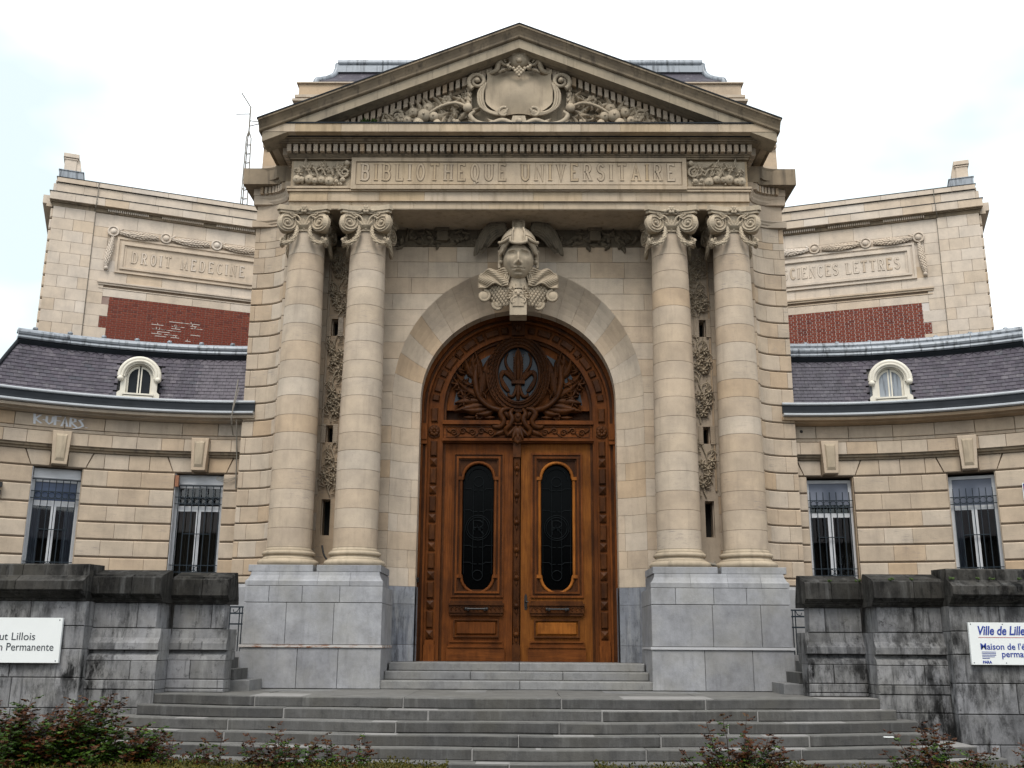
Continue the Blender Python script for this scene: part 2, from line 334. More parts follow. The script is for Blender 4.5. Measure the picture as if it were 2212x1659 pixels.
def garland(mb, m, P, r, seed=0, leafy=True):
    """a swag: tube along P (u, z, d points) wrapped in small leaves"""
    rr = random.Random(seed); n = len(P)
    mb.tube([m(*p) for p in P], [r * (.55 + .45 * sin(pi * i / (n - 1))) * .8 for i in range(n)], 7)
    if not leafy: return
    for i in range(n - 1):
        a = atan2(P[i + 1][1] - P[i][1], P[i + 1][0] - P[i][0]); k = r * (.55 + .45 * sin(pi * i / (n - 1)))
        A = Vector(m(*P[i])); B = Vector(m(*P[i + 1])); t_ = (B - A).normalized(); nn_ = Vector(m(P[i][0], P[i][1], P[i][2] + 1)) - A; nn_.normalize(); s_ = t_.cross(nn_).normalized(); nn_ = s_.cross(t_)
        for q in (-1, 0, 1):
            for h in (0, .5):
                g = q * 1.0 + rr.uniform(-.15, .15) + (.5 if h else 0); c0 = A.lerp(B, h) + s_ * (k * .8 * sin(g)) + nn_ * (k * .7 * cos(g)); ax = (t_ * .85 + s_ * (.5 * q + rr.uniform(-.2, .2)) + nn_ * .25).normalized(); v_ = ax.cross(nn_).normalized(); w_ = v_.cross(ax)
                mb.ball(tuple(c0), (k * .28, k * .2, k * .72), 6, 5, True, Matrix((v_, w_, ax)).transposed())

# incised inscription letters: stroke skeletons on a unit-high cell
def arc(cx, cy, rx, ry, a0, a1, n=7): return [(cx + rx * cos(R_(lerp(a0, a1, i / n))), cy + ry * sin(R_(lerp(a0, a1, i / n)))) for i in range(n + 1)]
GL = {
 'B': (.56, [[(0, 0), (0, 1)], [(0, 1), (.32, 1)] + arc(.32, .77, .2, .23, 90, -90) + [(0, .54)], [(.3, .54)] + arc(.32, .27, .24, .27, 90, -90) + [(0, 0)]]),
 'I': (.0, [[(0, 0), (0, 1)]]), 'L': (.46, [[(0, 1), (0, 0), (.46, 0), (.46, .12)]]),
 'O': (.6, [arc(.3, .5, .3, .5, 0, 360, 18)]), 'T': (.6, [[(.3, 0), (.3, 1)], [(0, .9), (0, 1), (.6, 1), (.6, .9)]]),
 'H': (.56, [[(0, 0), (0, 1)], [(.56, 0), (.56, 1)], [(0, .53), (.56, .53)]]), 'E': (.48, [[(.48, .88), (.48, 1), (0, 1), (0, 0), (.5, 0), (.5, .12)], [(0, .53), (.36, .53)]]),
 'Q': (.62, [arc(.3, .5, .3, .5, 0, 360, 18), [(.34, .16), (.5, -.1), (.62, -.06)]]), 'U': (.58, [[(0, 1), (0, .3)] + arc(.29, .3, .29, .3, 180, 360, 9) + [(.58, 1)]]),
 'N': (.6, [[(0, 0), (0, 1), (.6, 0), (.6, 1)]]), 'V': (.6, [[(0, 1), (.3, 0), (.6, 1)]]),
 'R': (.56, [[(0, 0), (0, 1), (.3, 1)] + arc(.3, .76, .22, .24, 90, -90) + [(0, .52)], [(.24, .53), (.56, 0)]]),
 'S': (.5, [arc(.25, .75, .24, .25, 20, 270, 10) + arc(.25, .25, .25, .25, 90, -160, 10)]),
 'A': (.62, [[(0, 0), (.31, 1), (.62, 0)], [(.11, .34), (.51, .34)]]), 'D': (.58, [[(0, 0), (0, 1), (.26, 1)] + arc(.28, .5, .3, .5, 90, -90, 10) + [(0, 0)]]),
 'M': (.7, [[(0, 0), (0, 1), (.35, .25), (.7, 1), (.7, 0)]]), 'C': (.54, [arc(.3, .5, .3, .5, 42, 318, 14)]), 'K': (.5, [[(0, 0), (0, 1)], [(.5, 1), (0, .45)], [(.15, .6), (.5, 0)]]), 'F': (.46, [[(0, 0), (0, 1), (.46, 1)], [(0, .52), (.36, .52)]]),
}
def ribbon(mb, m, P, hw, d0, d1):
    P = [P[0]] + [p for a, p in zip(P, P[1:]) if hypot(p[0] - a[0], p[1] - a[1]) > 1e-6]; n = len(P); A = []; B = []
    for i in range(n):
        ds = []
        for k0, k1 in ((i - 1, i), (i, i + 1)):
            if k0 >= 0 and k1 < n: dx, dz = P[k1][0] - P[k0][0], P[k1][1] - P[k0][1]; l = hypot(dx, dz) or 1; ds.append((dx / l, dz / l))
        dx, dz = sum(q[0] for q in ds), sum(q[1] for q in ds); l = hypot(dx, dz) or 1; nx, nz = -dz / l, dx / l
        k = max(.5, abs(-ds[0][1] * nx + ds[0][0] * nz)); q = hw / k
        A.append((P[i][0] + nx * q, P[i][1] + nz * q)); B.append((P[i][0] - nx * q, P[i][1] - nz * q))
    V = []; F = []
    for i in range(n): V += [m(*A[i], d0), m(*A[i], d1), m(*B[i], d1), m(*B[i], d0)]
    for i in range(n - 1):
        a, b = 4 * i, 4 * i + 4; F += [(a, b, b + 1, a + 1), (a + 1, b + 1, b + 2, a + 2), (a + 2, b + 2, b + 3, a + 3)]
    F += [(0, 1, 2, 3), (4 * n - 1, 4 * n - 2, 4 * n - 3, 4 * n - 4)]; mb.add(V, F)
def inscribe(words, m, u0, u1, z0, h, mat, parent, hw=.022, d=.012, dirt_shade=None, xs=1.0):
    """letters of the words spread evenly over u0..u1; each letter its own piece"""
    tot = sum(GL[c][0] for c in words if c != ' '); k = len([c for c in words if c != ' ']) - 1; sp = words.count(' ')
    W = h * xs; gap = (abs(u1 - u0) - tot * W) / (k + sp * 1.3); u = 0; dirn = 1 if u1 > u0 else -1; pend = False
    for i, ch in enumerate(words):
        if ch == ' ': u += gap * 1.3; continue
        mb = MB(); bk = MB()
        for si, st in enumerate(GL[ch][1]):
            P = [(u0 + dirn * (u + x * W), z0 + y * h) for x, y in st]
            ribbon(bk, m, P, hw + .009, -.005, .003 + .0006 * si); ribbon(mb, m, P, hw, -.004, d + .0007 * si)
        for st in GL[ch][1]:
            for (x, y) in (st[0], st[-1]):
                if y in (0, 1) and ch in 'BITHNVRADMLUE': mb.mapbox(m, u0 + dirn * (u + x * W) - hw * 1.9, u0 + dirn * (u + x * W) + hw * 1.9, z0 + y * h - .010, z0 + y * h + .010, -.004, d + .003 + .0005 * rnd.random())
        mb.build('letter', mat, parent)
        if dirt_shade: bk.build('letter_shade_outline', dirt_shade, parent)  # wider dark strip behind the raised letter paints its shadow outline
        u += GL[ch][0] * W + gap
# ================================================================== ground and steps
ZL, ZS = 1.047, 1.44                       # landing, door sill
g = MB(); g.add([(-900, -300, .09), (900, -300, .09), (900, 1500, .09), (-900, 1500, .09)], [(0, 1, 2, 3)]); tag(g.build('ground', 'pavement_slabs'), kind='structure')

stairs = thing('stone_steps', 'broad bowed flight of dark grey stone steps leading up to the landing', 'steps', (0, 13.5, .1))
RIS = .135
halves = [5.05, 5.15, 5.35, 5.5, 5.95, 6.25, 6.6]
YS = lambda x, k: 14.05 - .26 * k + x * x / 40.0
for k in range(7):
    zt = ZL - RIS * k; h = halves[k]; nose = lambda u, z, d, k=k: (u, YS(u, k) - d, z)
    joints = cuts(-h, h, 2.0, jit=.05, phase=.5 if k % 2 else 0.1)
    for a, b in joints:
        jz, jd = rnd.uniform(-.004, .003), rnd.uniform(-.006, .006); mb = MB(); mb.block(lambda u, z, d, nose=nose, jz=jz: nose(u, z + jz + .004 * sin(u * 2.3 + k), d), a + .006, b - .006, zt - RIS, zt, -.9 if k else -2.6, jd, .014, 8)
        mb.build('step_stone', step_stone, stairs)
    js = MB(); js.sweep(nose, [(zt - RIS, -.8), (zt - .004, -.8), (zt - .004, -.012), (zt - RIS, -.012)], [-h + .01 + (2 * h - .02) * i / 24 for i in range(25)]); js.build('joint_mortar', grey_mortar, stairs)
fl = MB(); fl.box(-4.9, 4.9, 15.8, 18.4, .2, ZL - .003); fl.build('landing_bed', door_step, stairs)
# three pale steps between the pedestals
ds = thing('door_steps', 'three pale stone steps between the two pedestals under the wooden door', 'steps', (0, 17, ZL))
for k in range(3):
    z0 = ZL + .131 * k; y0 = 16.53 + .38 * k; m = flat(y0); hw = 2.14 - .02 * k - .002
    for a, b in cuts(-hw, hw, 1.55 if k == 1 else 2.2, jit=.03, phase=.5):
        mb = MB(); mb.block(m, a + .003, b - .003, z0 + .001, z0 + .131, -(18.75 - y0) if k == 2 else -.5, 0, .012); mb.build('step_stone', door_step, ds)

# ================================================================== portico
PO = thing('library_portico', 'tall stone entrance portico with paired columns, pediment and carved lettering', 'building', (0, 17.5, ZL))
def part(name, mb, mat, parent=PO, kind=None): return mb.build(name, mat, parent, kind)
WY = 17.75
# --- pedestals
def pedestal(s):
    core = MB(); core.box(min(s * 2.15, s * 4.31), max(s * 2.15, s * 4.31), 16.53, 17.9, ZL, 2.62)
    P = part('pedestal', core, 'dark_joint'); F = flat(16.5)
    def row(z0, z1, cs, d1, xin, xout, mat=ped_stone):
        for a, b in cs:
            a, b = max(a, xin), min(b, xout); mb = MB(); m = sgn_map(s, F)
            mb.block(m, a + .003, b - .003, z0 + .004, z1 - .004, -1.35, d1, .006)
            mb.build('stone_block', mat, P)
    rr = random.Random(5 if s > 0 else 8)
    row(ZL + .002, 1.67, cuts(2.12, 4.345, .75, rr, .08), .014, 2.12, 4.345)
    row(1.712, 2.36, cuts(2.13, 4.335, .75, rr, .1), 0, 2.13, 4.335)
    row(2.36, 2.622, cuts(2.13, 4.335, .55, rr, .1), 0, 2.13, 4.335)
    st = MB(); st.box(min(s * 2.105, s * 4.36), max(s * 2.105, s * 4.36), 16.462, 17.7, 1.671, 1.711); st.build('rusty_strip', rust_strip if s < 0 else strip_grey, P)
    for a, b in cuts(2.13, 4.335, .57, rr, .1):          # sloping weathered cap
        a0 = a == 2.13; b0 = b == 4.335; a += .002; b -= .002
        prof = [(2.626, 0), (2.70, 0), (2.722, -.025), (2.79, -.062), (2.848, -.072), (2.848, -1.3), (2.626, -1.3)]
        V = MB(); n = len(prof); vs = []
        for u, e in ((a, a0), (b, b0)):
            for z, d in prof:
                off = min(0, max(d, -.072)) if e else 0
                vs.append((s * (u + (-off if u == a else off)), 16.5 - d, z))
        V.add(vs, [(i, (i + 1) % n, n + (i + 1) % n, n + i) for i in range(n)] + [tuple(range(n)), tuple(range(n, 2 * n))[::-1]]); V.build('cap_stone', ped_stone, P)
for s in (-1, 1): pedestal(s)

# --- columns
Z0, Z1 = 3.262, 8.80
def rad(z): t = (z - Z0) / (Z1 - Z0); return .368 - .058 * max(0, (t - .22) / .78) ** 1.25
drum_z = [Z0]
rr = random.Random(3)
while drum_z[-1] < Z1 - .45: drum_z.append(drum_z[-1] + .323 + rr.uniform(-.02, .02))
drum_z.append(Z1)
def drum(z0, z1):
    c = .003; n = 4; pr = [(rad(z0) - c, z0 + .002), (rad(z0), z0 + .002 + c)] + [(rad(lerp(z0, z1, i / n)), lerp(z0, z1, i / n)) for i in range(1, n)] + [(rad(z1), z1 - c - .002), (rad(z1) - c, z1 - .002)]
    mb = MB(); mb.lathe(pr[:2], (0, 0), 40, caps=False); mb.lathe(pr[1:-1], (0, 0), 40, caps=False); mb.lathe(pr[-2:], (0, 0), 40, caps=False); return mb.mesh('drum', stone)
drums = [drum(a, b) for a, b in zip(drum_z[:-1], drum_z[1:])]
for me in drums:
    pass
base_mb = MB()
for sg_ in ([(.465, 2.956), (.497, 2.98), (.508, 3.012), (.497, 3.045), (.462, 3.066)], [(.462, 3.066), (.452, 3.066)], [(.452, 3.066), (.452, 3.082)], [(.452, 3.082), (.418, 3.095), (.40, 3.115), (.398, 3.132)], [(.398, 3.132), (.415, 3.134)], [(.415, 3.134), (.432, 3.148), (.438, 3.168), (.430, 3.19), (.41, 3.203)], [(.41, 3.203), (.398, 3.203)], [(.398, 3.203), (.398, 3.228)], [(.398, 3.228), (.384, 3.228)], [(.384, 3.228), (.373, 3.245), (.369, 3.262)]): base_mb.lathe(sg_, (0, 0), 40, caps=False)
base_me = base_mb.mesh('base', carved)
plinth_me = MB().block(lambda u, z, d: (u, -.52 - d, z), -.52, .52, 2.85, 2.957, -1.04, 0, .006).mesh('plinth', ped_stone)
# capital: bell and echinus, concave abacus, corner volutes, swags
bell = MB(); bell.lathe([(.312, 8.80), (.335, 8.805), (.335, 8.83), (.312, 8.836), (.312, 8.85), (.34, 8.865), (.375, 8.90), (.385, 8.93), (.37, 8.96), (.33, 9.0), (.33, 9.13)], (0, 0), 28)
for k in range(20): bell.ball((.338 * cos(k * pi / 10), .338 * sin(k * pi / 10), 8.845), (.02, .02, .013), 6, 4)
ab = MB()
def abac(hw, dip, z0, z1):
    pts = []
    for q in range(4):
        a = q * pi / 2
        for i in range(9):
            t = -1 + 2 * i / 8; x, y = t * hw * .88, -(hw - dip * (1 - t * t)); pts.append((x * cos(a) - y * sin(a), x * sin(a) + y * cos(a)))
    ab.poly(pts, lambda u, z, d: (u, z, d), z0, z1)
abac(.455, .085, 9.118, 9.165); abac(.485, .09, 9.165, 9.185); abac(.475, .09, 9.185, 9.256)
vol = MB(); VF = lambda u, z, d: (u, -d, z)
vol.poly([(.172 * cos(a * pi / 12), .172 * sin(a * pi / 12)) for a in range(24)], VF, -.09, .0)
spiral(vol, VF, 0, 0, .162, .022, 2.6, R_(80), -1, .018, .010, 72, 5); vol.ball((0, -.012, 0), (.032, .03, .032), 8, 6)

orn = MB()
for k in range(-2, 3): leaf(orn, VF, .028 * k, 8.90, R_(90 - 22 * k), .12, .04, .36, .04, 2)
flower(orn, VF, 0, 9.19, .41, .075, 6); leaf(orn, VF, .05, 9.185, R_(-12), .14, .035, .39, .03, 2); leaf(orn, VF, -.05, 9.185, R_(192), .14, .035, .39, .03, 2)
for q in (-1, 1):
    for i in range(3): orn.ball((q * (.13 + .035 * i), -.375, 9.075 - .025 * i), (.028, .03, .022), 7, 5)
    leaf(orn, VF, q * .12, 9.07, R_(90 - q * 60), .11, .035, .35, .05, 3)
    orn.tube([VF(q * .05, 8.98, .37), VF(q * .09, 9.05, .38), VF(q * .16, 9.09, .38), VF(q * .26, 9.105, .37)], .018, 5)
swag = MB(); SP = [(.12, 8.90, .345), (.115, 8.84, .355), (.118, 8.78, .365), (.135, 8.70, .375), (.17, 8.63, .38), (.225, 8.575, .385), (.29, 8.555, .38), (.345, 8.575, .37), (.385, 8.62, .355), (.405, 8.66, .335)]
garland(swag, VF, SP, .046, 4)
bell_m, ab_m, vol_m, orn_m, swag_m = bell.mesh('capital', carved), ab.mesh('abacus', carved), vol.mesh('volute', carved), orn.mesh('capital_leafwork', carved), swag.mesh('swag', carved)
def column(cx, inner):
    core = MB().lathe([(rad(Z0) - .007, 2.96), (rad(Z0) - .007, 3.5), (rad(Z1) - .007, Z1)], (0, 0), 24)
    c = put('column', core.mesh('column', 'mortar'), PO, Matrix.Translation((cx, 17.1, 0)))
    T = Matrix.Translation
    for me in drums: put('drum', me, c, Matrix.Rotation(rnd.uniform(0, 6), 4, 'Z'))
    for nm, me in (('base', base_me), ('plinth', plinth_me), ('capital', bell_m), ('abacus', ab_m)): put(nm, me, c)
    for f in (0, 90, -90):
        F = Matrix.Rotation(R_(f), 4, 'Z')
        put('capital_leafwork', orn_m, c, F)
        for q in (-1, 1):
            V = F @ T((q * .285, -.392, 8.95)) @ Matrix.Rotation(R_(-q * 20), 4, 'Z') @ Matrix.Diagonal((-q, 1, 1, 1))
            put('volute', vol_m, c, V)
        for q in (-1, 1): put('swag', swag_m, c, F @ Matrix.Diagonal((q, 1, 1, 1)))
    return c
for cx in (-3.80, -2.70, 2.70, 3.80): column(cx, 0)

# --- back wall, arch ring and jambs
AR = dict(ox=2.25, oz=2.42, ix=1.775, iz=1.685, cz=6.07); SPL = lambda q: .30 * (1 - (1 - min(1, max(0, q))) ** 2.0)
core = MB(); F = flat(WY)
n = 24
top = [(AR['ox'] * cos(pi * i / n) * 1.0, AR['cz'] + AR['oz'] * sin(pi * i / n)) for i in range(n + 1)]
for (x0, z0), (x1, z1) in zip(top[:-1], top[1:]):   # spandrel backing above the arch
    core.add([F(x0, z0 + .004, -.02), F(x1, z1 + .004, -.02), F(x1, 9.25, -.02), F(x0, 9.25, -.02)], [(0, 1, 2, 3)])
for s in (-1, 1): [core.box(min(s * q0_, s * q1_), max(s * q0_, s * q1_), WY + .02, WY + .55, ZL, 9.25) for q0_, q1_ in ((2.252, 3.03), (3.5, 4.3))]
core.box(-4.3, 4.3, 18.95, 19.3, ZL, 9.25)
W = part('portico_wall', core, 'mortar')
def xarch(z): 
    q = (z - AR['cz']) / AR['oz']
    return AR['ox'] if q <= 0 else AR['ox'] * sqrt(max(0, 1 - q * q))
rows = [2.705 + .3105 * i for i in range(20)] + [8.905]
rows = [z for z in rows if z < 8.88] + [8.905]
for s in (-1, 1):
    rr = random.Random(20 + s)
    for z0, z1 in zip(rows[:-1], rows[1:]):
        # carved strip zone is left between |x| 3.0 and 3.5 
        segs = []
        xi = min(xarch(z0), xarch(z1))
        L1 = 3.02
        lo = min(xarch(z0), xarch(z1)); hi = max(xarch(z0), xarch(z1)); xb = [lo]
        while xb[-1] < L1 - .9: xb.append(xb[-1] + rr.uniform(.5, .75) + (hi - lo if len(xb) == 1 and hi - lo < .8 else 0))
        xb = xb + [L1]
        for x0_, x1_ in zip(xb[:-1], xb[1:]):
            e0 = lambda z: max(xarch(z), x0_); e1_ = lambda z: max(xarch(z), x1_, e0(z) + .004)
            m = lambda u, z, d, e0=e0, e1_=e1_: (s * lerp(e0(z) + (.002 if u <= 0 else 0), e1_(z) - (.002 if u >= 1 else 0), u), WY - d, z)
            mb = MB(); mb.block(m, 0, 1, z0 + .002, z1 - .002, -.10, 0, .004, 1, 5, cu=.006); mb.build('wall_stone', ashlar, W)
        if z1 > 8.5: continue
    # plain stones left and right of carved strip
    for z0, z1 in zip(rows[:-1], rows[1:]):
        mb = MB(); mb.block(sgn_map(s, F), 3.51, 4.28, z0 + .002, z1 - .002, -.1, 0, .004); mb.build('wall_stone', ashlar, W)
# arch ring: concave splay of voussoirs
def ringp(th, q, d):
    x = lerp(AR['ox'], AR['ix'], q) * cos(th); z = AR['cz'] + lerp(AR['oz'], AR['iz'], q) * sin(th)
    y = WY + SPL(q)
    return (x * (1 - .0 * d), y - d * .8, z - d * .3 * sin(th))
NV = 19
A_ = part('arch_ring', MB().add([ringp(pi * i / 36, q, -.02) for i in range(37) for q in (0, .25, .5, .75, 1)], [(i * 5 + j, i * 5 + j + 1, i * 5 + j + 6, i * 5 + j + 5) for i in range(36) for j in range(4)]), 'mortar')
for i in range(NV):
    a0, a1 = pi * i / NV, pi * (i + 1) / NV
    mb = MB(); mb.block(lambda u, z, d: ringp(u, z, d), a0 + .0008, a1 - .0008, 0.001, .999, -.12, 0, .003, 4, 6, cu=.0015, cz=.006); mb.build('voussoir', ashlar, A_)
    # soffit piece running back to the door frame
    sf = MB(); vs = [(AR['ix'] * cos(a) * k, y, AR['cz'] + AR['iz'] * sin(a) * k) for a in [lerp(a0 + .0015, a1 - .0015, j / 3) for j in range(4)] for y, k in ((WY + .30, 1.0), (18.75, 1.0))]
    sf.add(vs, [(2 * j, 2 * j + 1, 2 * j + 3, 2 * j + 2) for j in range(3)]); sf.build('soffit_stone', ashlar, A_)
def jambp(s): return lambda q, z, d: (s * (lerp(AR['ox'], AR['ix'], q) + .0), WY + SPL(q) - d, z)
for s in (-1, 1):
    J = part('jamb', MB().sweep(jambp(s), [(ZS, -.3), (ZS, -.02), (AR['cz'], -.02), (AR['cz'], -.3)], [0, .25, .5, .75, .99]), 'mortar')
    zz = [ZS, 1.72, 2.40, 2.70] + [2.705 + .3105 * i for i in range(1, 11)] + [AR['cz']]
    rr = random.Random(40 + s)
    for z0, z1 in zip(zz[:-1], zz[1:]):
        mat = jamb_stone if z1 < 2.75 else ashlar; sp = rr.choice([.30, .74, .68, None, None]) if z1 > 2.75 else None
        for q0, q1 in ([(0, sp), (sp, 1)] if sp else [(0, 1)]):
            mb = MB(); mb.block(jambp(s), q0 + .002, q1 - .002, z0 + .002, z1 - .002, -.12, 0 if mat is ashlar else .035, .003, 6, 1, cu=.004); mb.build('jamb_stone', mat, J)
        mb = MB(); x = s * (1.775 if mat is ashlar else 1.75); mb.add([(x, WY + .29, z0 + .002), (x, 18.75, z0 + .002), (x, 18.75, z1 - .002), (x, WY + .29, z1 - .002)], [(0, 1, 2, 3)]); mb.build('reveal_stone', mat, J)

# --- carved strips with slit openings between the columns
def plant(mb, m, u, z0, z1, seed):
    rr = random.Random(seed); z = z0; P = []
    for i in range(13): t = i / 12; P.append(m(u + .05 * sin(t * 7 + seed), lerp(z0, z1, t), .012))
    mb.tube(P, .013, 5)
    for i in range(7):
        t = (i + .5) / 7; zz = lerp(z0, z1, t); uu = u + .05 * sin(t * 7 + seed); q = 1 if i % 2 else -1
        if i in (2, 4):
            for (du, dz) in ((-.09, .0), (.08, .05), (.0, -.09)):
                for k in range(7): leaf(mb, m, uu + du, zz + dz, R_(k * 51 + rr.uniform(-12, 12)), .085, .028, .02, .045, 1)
                mb.ball(m(uu + du, zz + dz, .05), (.025, .025, .025), 6, 4)
        else:
            P = [m(uu + q * .15 * (1 - cos(a)) * .62, zz + .12 * sin(a), .012) for a in [k * .45 for k in range(7)]]; mb.tube(P, .011, 5)
            for k in range(4): leaf(mb, m, uu + q * (.05 + .02 * k), zz + .05 * k - .05, R_(90 - q * (75 - 28 * k)), .10, .018, .006, .02, 1)
for s in (-1, 1):
    slits = [(3.545, 4.181, .16, 0), (5.196, 5.506, .13, 1), (7.171, 7.498, .13, 1)]
    base = MB(); SM = sgn_map(s, flat(WY)); u0, u1 = 3.02, 3.51; zs = 2.705
    S = None; cx = 3.352
    for z0, z1, w_, sh in slits + [(8.9, 8.9, .13, 0)]:
        base.mapbox(SM, u0 + .001, u1 - .001, zs, z0, -.12, -.018)
        if z1 > z0:
            base.mapbox(SM, u0 + .001, cx - w_ / 2, z0, z1, -.12, -.018); base.mapbox(SM, cx + w_ / 2, u1 - .001, z0, z1, -.12, -.018)
        zs = z1
    S = part('carved_strip', base, stone)
    ed = MB()
    for u in (u0 + .03, u1 - .03): ed.mapbox(SM, u - .014, u + .014, 4.35, 8.9, -.02, .006)
    ed.build('strip_edge', stone, S)
    for z0, z1, w_, sh in slits:
        b = MB(); b.mapbox(SM, cx - w_ / 2 - .02, cx + w_ / 2 + .02, z0 - .02, z1 + .02, -.5, -.3); b.build('slit_window', room, S)
        fr = MB(); fr.ring([(cx - w_ / 2, z0), (cx + w_ / 2, z0), (cx + w_ / 2, z1), (cx - w_ / 2, z1)], [(cx - w_ / 2 + .014, z0 + .014), (cx + w_ / 2 - .014, z0 + .014), (cx + w_ / 2 - .014, z1 - .014), (cx - w_ / 2 + .014, z1 - .014)], SM, -.3, -.10); fr.build('slit_frame', stone, S)
        if sh:
            for q in (-1, 1):
                p = MB(); a, b_ = cx + q * (w_ / 2), cx + q * (w_ / 2 + .085); p.mapbox(SM, min(a, b_), max(a, b_), z0 - .012, z1 + .012, -.018, .02)
                for i in range(9):
                    for j in range(3): p.ball(SM(min(a, b_) + .016 + .027 * j, z0 + .02 + i * (z1 - z0 - .03) / 8, .022), .009, 5, 3)
                p.build('studded_plate', stone, S)
    pl = MB()
    for i, (a, b) in enumerate(((4.25, 5.15), (5.56, 6.35), (6.35, 7.13), (7.55, 8.2), (8.2, 8.85))): plant(pl, SM, cx - .06, a, b, i + (3 if s > 0 else 0))
    pl.build('carved_plants', carved, S)

# --- quadrant corner piers with curved courses
def quad(s): return lambda t, z, d: (s * (4.94 - (.68 - d) * cos(t * pi / 2)), 17.4 + (.40 - d) * sin(t * pi / 2), z)
zq = [2.72, 2.85, 3.15, 3.45, 3.75, 4.045, 4.358, 4.674, 4.978, 5.285, 5.581, 5.893, 6.208, 6.526, 6.832, 7.154, 7.442, 7.764, 8.08, 8.383, 8.69, 8.86, 9.0, 9.29]
def corner(s):
    m = quad(s); qs = [i / 10 for i in range(11)]
    core = MB(); core.sweep(m, [(.2, -.5), (.2, -.035), (9.95, -.035), (9.95, -.5)], [.02 + .97 * q for q in qs])
    core.box(min(s * 4.42, s * 4.93), max(s * 4.42, s * 4.93), 17.84, 27.5, .2, 10.0)
    P = part('corner_pier', core, 'mortar'); rr = random.Random(60 + s)
    gb = MB(); gb.sweep(m, [(.2, -.3), (.2, .04), (2.66, .04), (2.715, 0), (2.715, -.3)], qs); gb.build('pier_plinth', ped_stone, P)
    for i, (z0, z1) in enumerate(zip(zq[:-1], zq[1:])):
        c = .016 if z1 < 8.5 else .006; gap = .009 if z1 < 8.5 else .002
        b1 = .36 if i % 2 else .58; b2 = .80 if i % 2 else .92
        for a, b in ((0, b1), (b1, b2), (b2, 1)):
            mb = MB(); mb.block(m, a + (.0025 if a else 0), b - (.0025 if b < 1 else 0), z0 + gap, z1 - gap, -.13, 0, c, 6, 1, cu=.002, ce=.002); mb.build('curved_stone', stone, P)
        y = 17.8; 
        for y0, y1 in ((17.81, 18.5), (18.5, 19.3)): 
            mb = MB(); mb.block(lambda u, z, d: (s * (4.94 + d), u, z), y0 + .003, y1 - .003, z0 + gap, z1 - gap, -.1, 0, c); mb.build('side_stone', stone, P)
    bands = [('pier_band', [(9.29, -.1), (9.29, .03), (9.33, .03), (9.345, .05), (9.37, .05), (9.40, .075), (9.42, .075), (9.42, -.1)]),
             ('pier_frieze', [(9.42, -.1), (9.42, 0), (9.74, 0), (9.74, -.1)]),
             ('pier_mould', [(9.74, -.1), (9.74, .02), (9.79, .05), (9.83, .05), (9.87, .075), (9.92, .075), (9.92, -.1)]),
             ('dentil_bed', [(9.92, -.1), (9.92, .085), (10.06, .085), (10.06, -.1)]),
             ('pier_cornice', [(10.06, -.1), (10.06, .17), (10.10, .20), (10.14, .21), (10.14, .255), (10.33, .265), (10.376, .285), (10.385, -.3)]),
             ('attic_wall', [(10.385, -.5), (10.385, -.10), (10.62, -.10), (10.62, -.5)]), ('attic_wall', [(10.62, -.5), (10.62, -.10), (11.0, -.12), (11.0, -.5)]), ('attic_cap', [(11.0, -.5), (11.0, -.06), (11.06, -.04), (11.06, -.5)])]
    for nm, pr in bands:
        mb = MB(); mb.sweep(m, pr, qs)
        ds = sorted(d for z, d in pr); e = ds[-1]; zz = [z for z, d in pr]
        mb.box(min(s * 4.5, s * (4.94 + e * .8)), max(s * 4.5, s * (4.94 + e * .8)), 17.8 - e + .001, 24, min(zz) + .002, max(zz) - .002)
        mb.build(nm, stone if nm != 'pier_cornice' else weathered, P)
    for i in range(9):
        t = .05 + .1 * i; mb = MB(); mb.mapbox(m, t, t + .062, 9.925, 10.055, .08, .15); mb.build('dentil', stone, P)
    rl = MB(); rl.box(min(s * 4.4, s * 4.85), max(s * 4.4, s * 4.85), 18.05, 24, 11.06, 11.16); rl.build('lead_capping', lead, P)
for s in (-1, 1): corner(s)

# --- entablature
EN = part('entablature', MB().box(-4.10, 4.10, 16.86, 18.3, 9.262, 10.5), 'mortar')
EF = flat(16.8); rr = random.Random(9)
def band(z0, z1, d, nm, mat, avg, c=.003, X=4.11, back=-1.3):
    for a, b in cuts(-X, X, avg, rr, .1):
        mb = MB(); mb.block(EF, a + .001, b - .001, z0, z1, back, d, c); mb.build(nm, mat, EN)
band(9.258, 9.392, -.03, 'architrave_stone', entab, 1.1); band(9.40, 9.575, 0, 'architrave_stone', entab, .95)
mo = MB(); X = 4.11
for z0, z1, e in ((9.392, 9.40, .012), (9.575, 9.602, .035), (9.602, 9.625, .02), (9.625, 9.665, .045)): mo.box(-X - e, X + e, 16.8 - e, 18.2, z0, z1)
mo.build('architrave_moulding', entab, EN)
band(9.665, 10.204, -.05, 'frieze_stone', entab, 1.0)
pn = MB(); a, b = 3.0, .075; pz0, pz1 = 9.598, 10.207
pn.ring([(-a, pz0), (a, pz0), (a, pz1), (-a, pz1)], [(-a + b, pz0 + b), (a - b, pz0 + b), (a - b, pz1 - b), (-a + b, pz1 - b)], EF, -.06, .075)
pn.ring([(-a + b, pz0 + b), (a - b, pz0 + b), (a - b, pz1 - b), (-a + b, pz1 - b)], [(-a + b + .02, pz0 + b + .02), (a - b - .02, pz0 + b + .02), (a - b - .02, pz1 - b - .02), (-a + b + .02, pz1 - b - .02)], EF, -.06, .045)
pn.build('inscription_frame', entab, EN)
for q0, q1 in cuts(-a + b + .02, a - b - .02, 1.2, rr, .12):
    mb = MB(); mb.block(EF, q0 + .0005, q1 - .0005, pz0 + b + .02, pz1 - b - .02, -.05, .06, .0015); mb.build('panel_stone', entab, EN)
LM = lambda u, z, d: (u, 16.74 - d, z)
